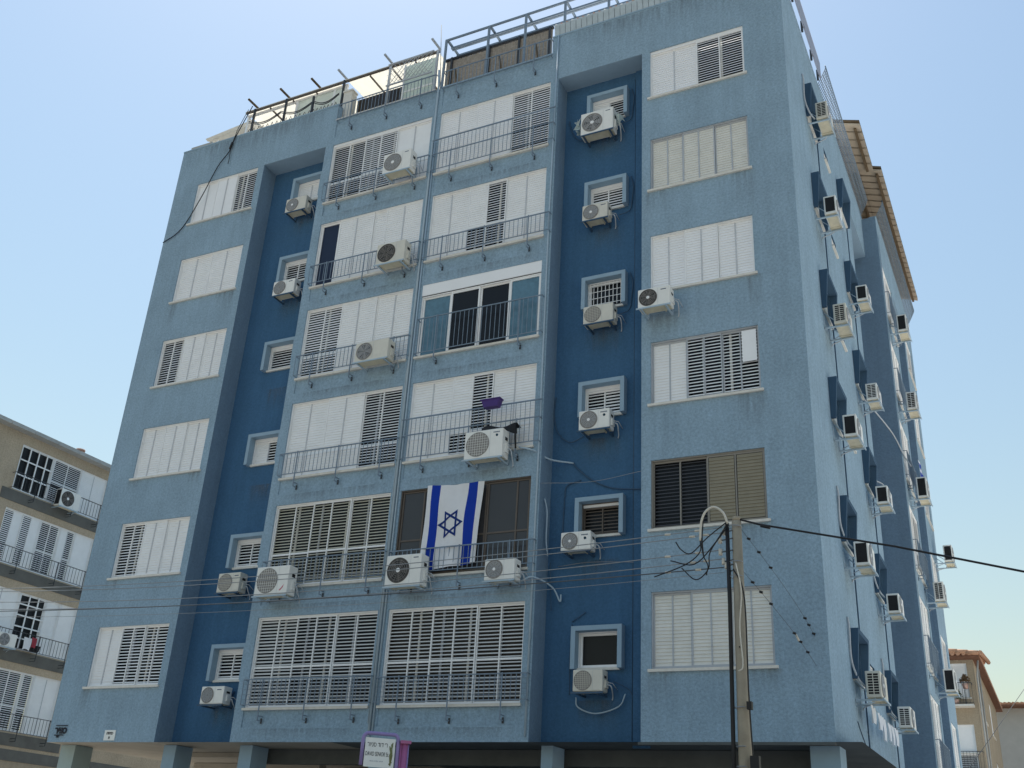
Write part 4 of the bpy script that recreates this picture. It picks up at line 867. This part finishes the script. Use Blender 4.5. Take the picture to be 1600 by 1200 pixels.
mb = MB(); mb.tube([(NX-.6, 8.95, 15.9), (NX-.6, 8.95, 16.35)], .17, TERR, 12); mb.tube([(NX-.6, 8.95, 16.35), (NX-.6, 8.95, 16.42)], .2, TERR, 12); solo(mb, 'chimney_pot', 'pink clay chimney pot on the tan building roof edge', 'chimney', (NX-.6, 8.95, 15.9))
# ------------------------------------------------------------------ right neighbours
RN = thing('apartment_building', 'pale tan building with orange tiled roof behind the blue one', 'building', (17, 36, GZ)); RY = 30; FE = front(RY)
hR = [(19.0, 20.46, 8.75, 10.2), (19.0, 20.46, 5.2, 7.63), (19.0, 20.46, 2.2, 4.6)]
mb = MB(); mb.wall(FE, 12, 20.75, GZ, 10.4, hR, TAN2, .15); SE = side(20.75); hs = [(y, y+1.4, z, z+1.6) for y in (33, 38) for z in (2.3, 5.4, 8.2)]
mb.wall(SE, 30, 44, GZ, 10.4, hs, TAN2, .2); mb.build('wall', RN)
window(RN, FE, 19.0, 20.46, 8.75, 10.2, 'S', rec=.02); window(RN, FE, 19.0, 20.46, 6.5, 7.63, 'SS', rec=.02); window(RN, FE, 19.0, 20.46, 5.2, 6.45, 'OO', rec=.02); window(RN, FE, 19.0, 20.46, 2.2, 4.6, 'OO', rec=.02)
for h in hs: window(RN, SE, *h, 'CC', rec=.03)
mb = MB(); mb.box(FE, 18.8, 20.6, 8.32, 8.4, 0, .55, SIL); mb.build('balcony_slab', RN); railing(RN, FE, 18.8, 20.6, 9.3, 8.45, (19.4, 20.3), .9, w=.5, m=DRAIL, name='balcony_railing')
railing(RN, FE, 18.8, 20.7, 6.5, 5.2, (19.5, 20.5), 1.3, w=.4, m=DRAIL, name='balcony_railing')
mb = MB(); mb.hexa([(11, 29.3, 10.35), (21.05, 29.3, 10.35), (21.05, 45, 10.35), (11, 45, 10.35), (11, 29.3, 10.42), (21.05, 29.3, 10.42), (21.05, 45, 10.42), (11, 45, 10.42)], BOARD); mb.build('soffit', RN)
mb = MB()
for i in range(46):
    x = 11+.225*i
    for j in range(14): y = 29.25+j*.42; mb.tube([(x, y, 10.5+.05*j), (x, y+.5, 10.5+.05*j+.04)], .10, TILE, 7)
for j in range(38):
    y = 29.3+j*.42
    for i in range(10): x = 21.05-i*.42; mb.tube([(x, y, 10.5+.05*i), (x-.5, y, 10.5+.05*i+.04)], .10, TILE, 7)
mb.build('roof', RN)
mb = MB(); mb.tube([(20.95, 29.95, 10.3), (20.85, 29.95, 9.6), (20.85, 29.95, GZ)], .04, GUT, 8); mb.tube([(20.82, 32, 10.3), (20.82, 32, GZ)], .04, GUT, 8); mb.build('downpipe', RN)
def plant(x, y, z, s, label, m_):
    t = thing('potted_plant', label, 'plant', (x, y, z), 'plants on the tan balcony'); mb = MB(); mb.tube([(x, y, z), (x, y, z+.22)], .10, TERR, 10, r1=.14); mb.build('pot', t)
    mb = MB()
    for k in range(160):
        a, e, r = random.uniform(0, 6.28), random.uniform(-.4, 1.4), s*random.uniform(.3, 1); c = Vector((x+r*math.cos(a)*math.cos(e)*.8, y+r*math.sin(a)*math.cos(e)*.6, z+.35+r*.9*math.sin(e)))
        d = Vector((random.uniform(-1, 1), random.uniform(-1, 1), random.uniform(-1, 1))).normalized()*.07; e2 = d.orthogonal().normalized()*.035; mb.face([c-d, c+e2, c+d, c-e2], m_)
    mb.build('foliage', t)
plant(19.9, 29.6, 8.4, .34, 'green bushy plant on the tan building balcony', GRN); plant(20.35, 29.6, 9.05, .28, 'brownish plant at the end of the tan balcony rail', BRSH)
ac('air conditioner low on the front of the tan tiled building', (20.45, RY, 5.0), .8, .6, .3, .2, 'h', 0, 0, 'air conditioners on the tan building')
RN2 = thing('apartment_building', 'far pale grey building with orange roof at the right edge', 'building', (26, 58, GZ)); mb = MB(); mb.wall(front(52), 17, 32, GZ, 11.6, [(23.0, 24.4, 7.6, 9.4)], mat('pale_grey_stucco', (.42, .42, .40), .9, .08, 2), .2); mb.wall(side(32), 52, 66, GZ, 11.6, [], GREYW); mb.build('wall', RN2)
window(RN2, front(52), 23.0, 24.4, 7.6, 9.4, 'CC'); mb = MB(); mb.tube([(22.6, 51.85, 11.5), (22.6, 51.85, GZ)], .1, WHT, 8); mb.build('downpipe', RN2)
mb = MB()
for i in range(70):
    x = 16.5+.235*i
    for j in range(8): y = 51.3+j*.42; mb.tube([(x, y, 11.75+.06*j), (x, y+.5, 11.80+.06*j)], .14, TILE, 6)
mb.box(plain, 16.3, 32.6, 51.2, 66, 11.6, 11.7, BOARD); mb.build('roof', RN2)
mb = MB(); mb.tube([(20.3, 22, 4.6), (24.5, 36, 12.6), (34, 60, 22)], .012, WIRED, 4); solo(mb, 'far_wire', 'thin wire slanting across the sky at the lower right', 'wire', (24.5, 36, 12))
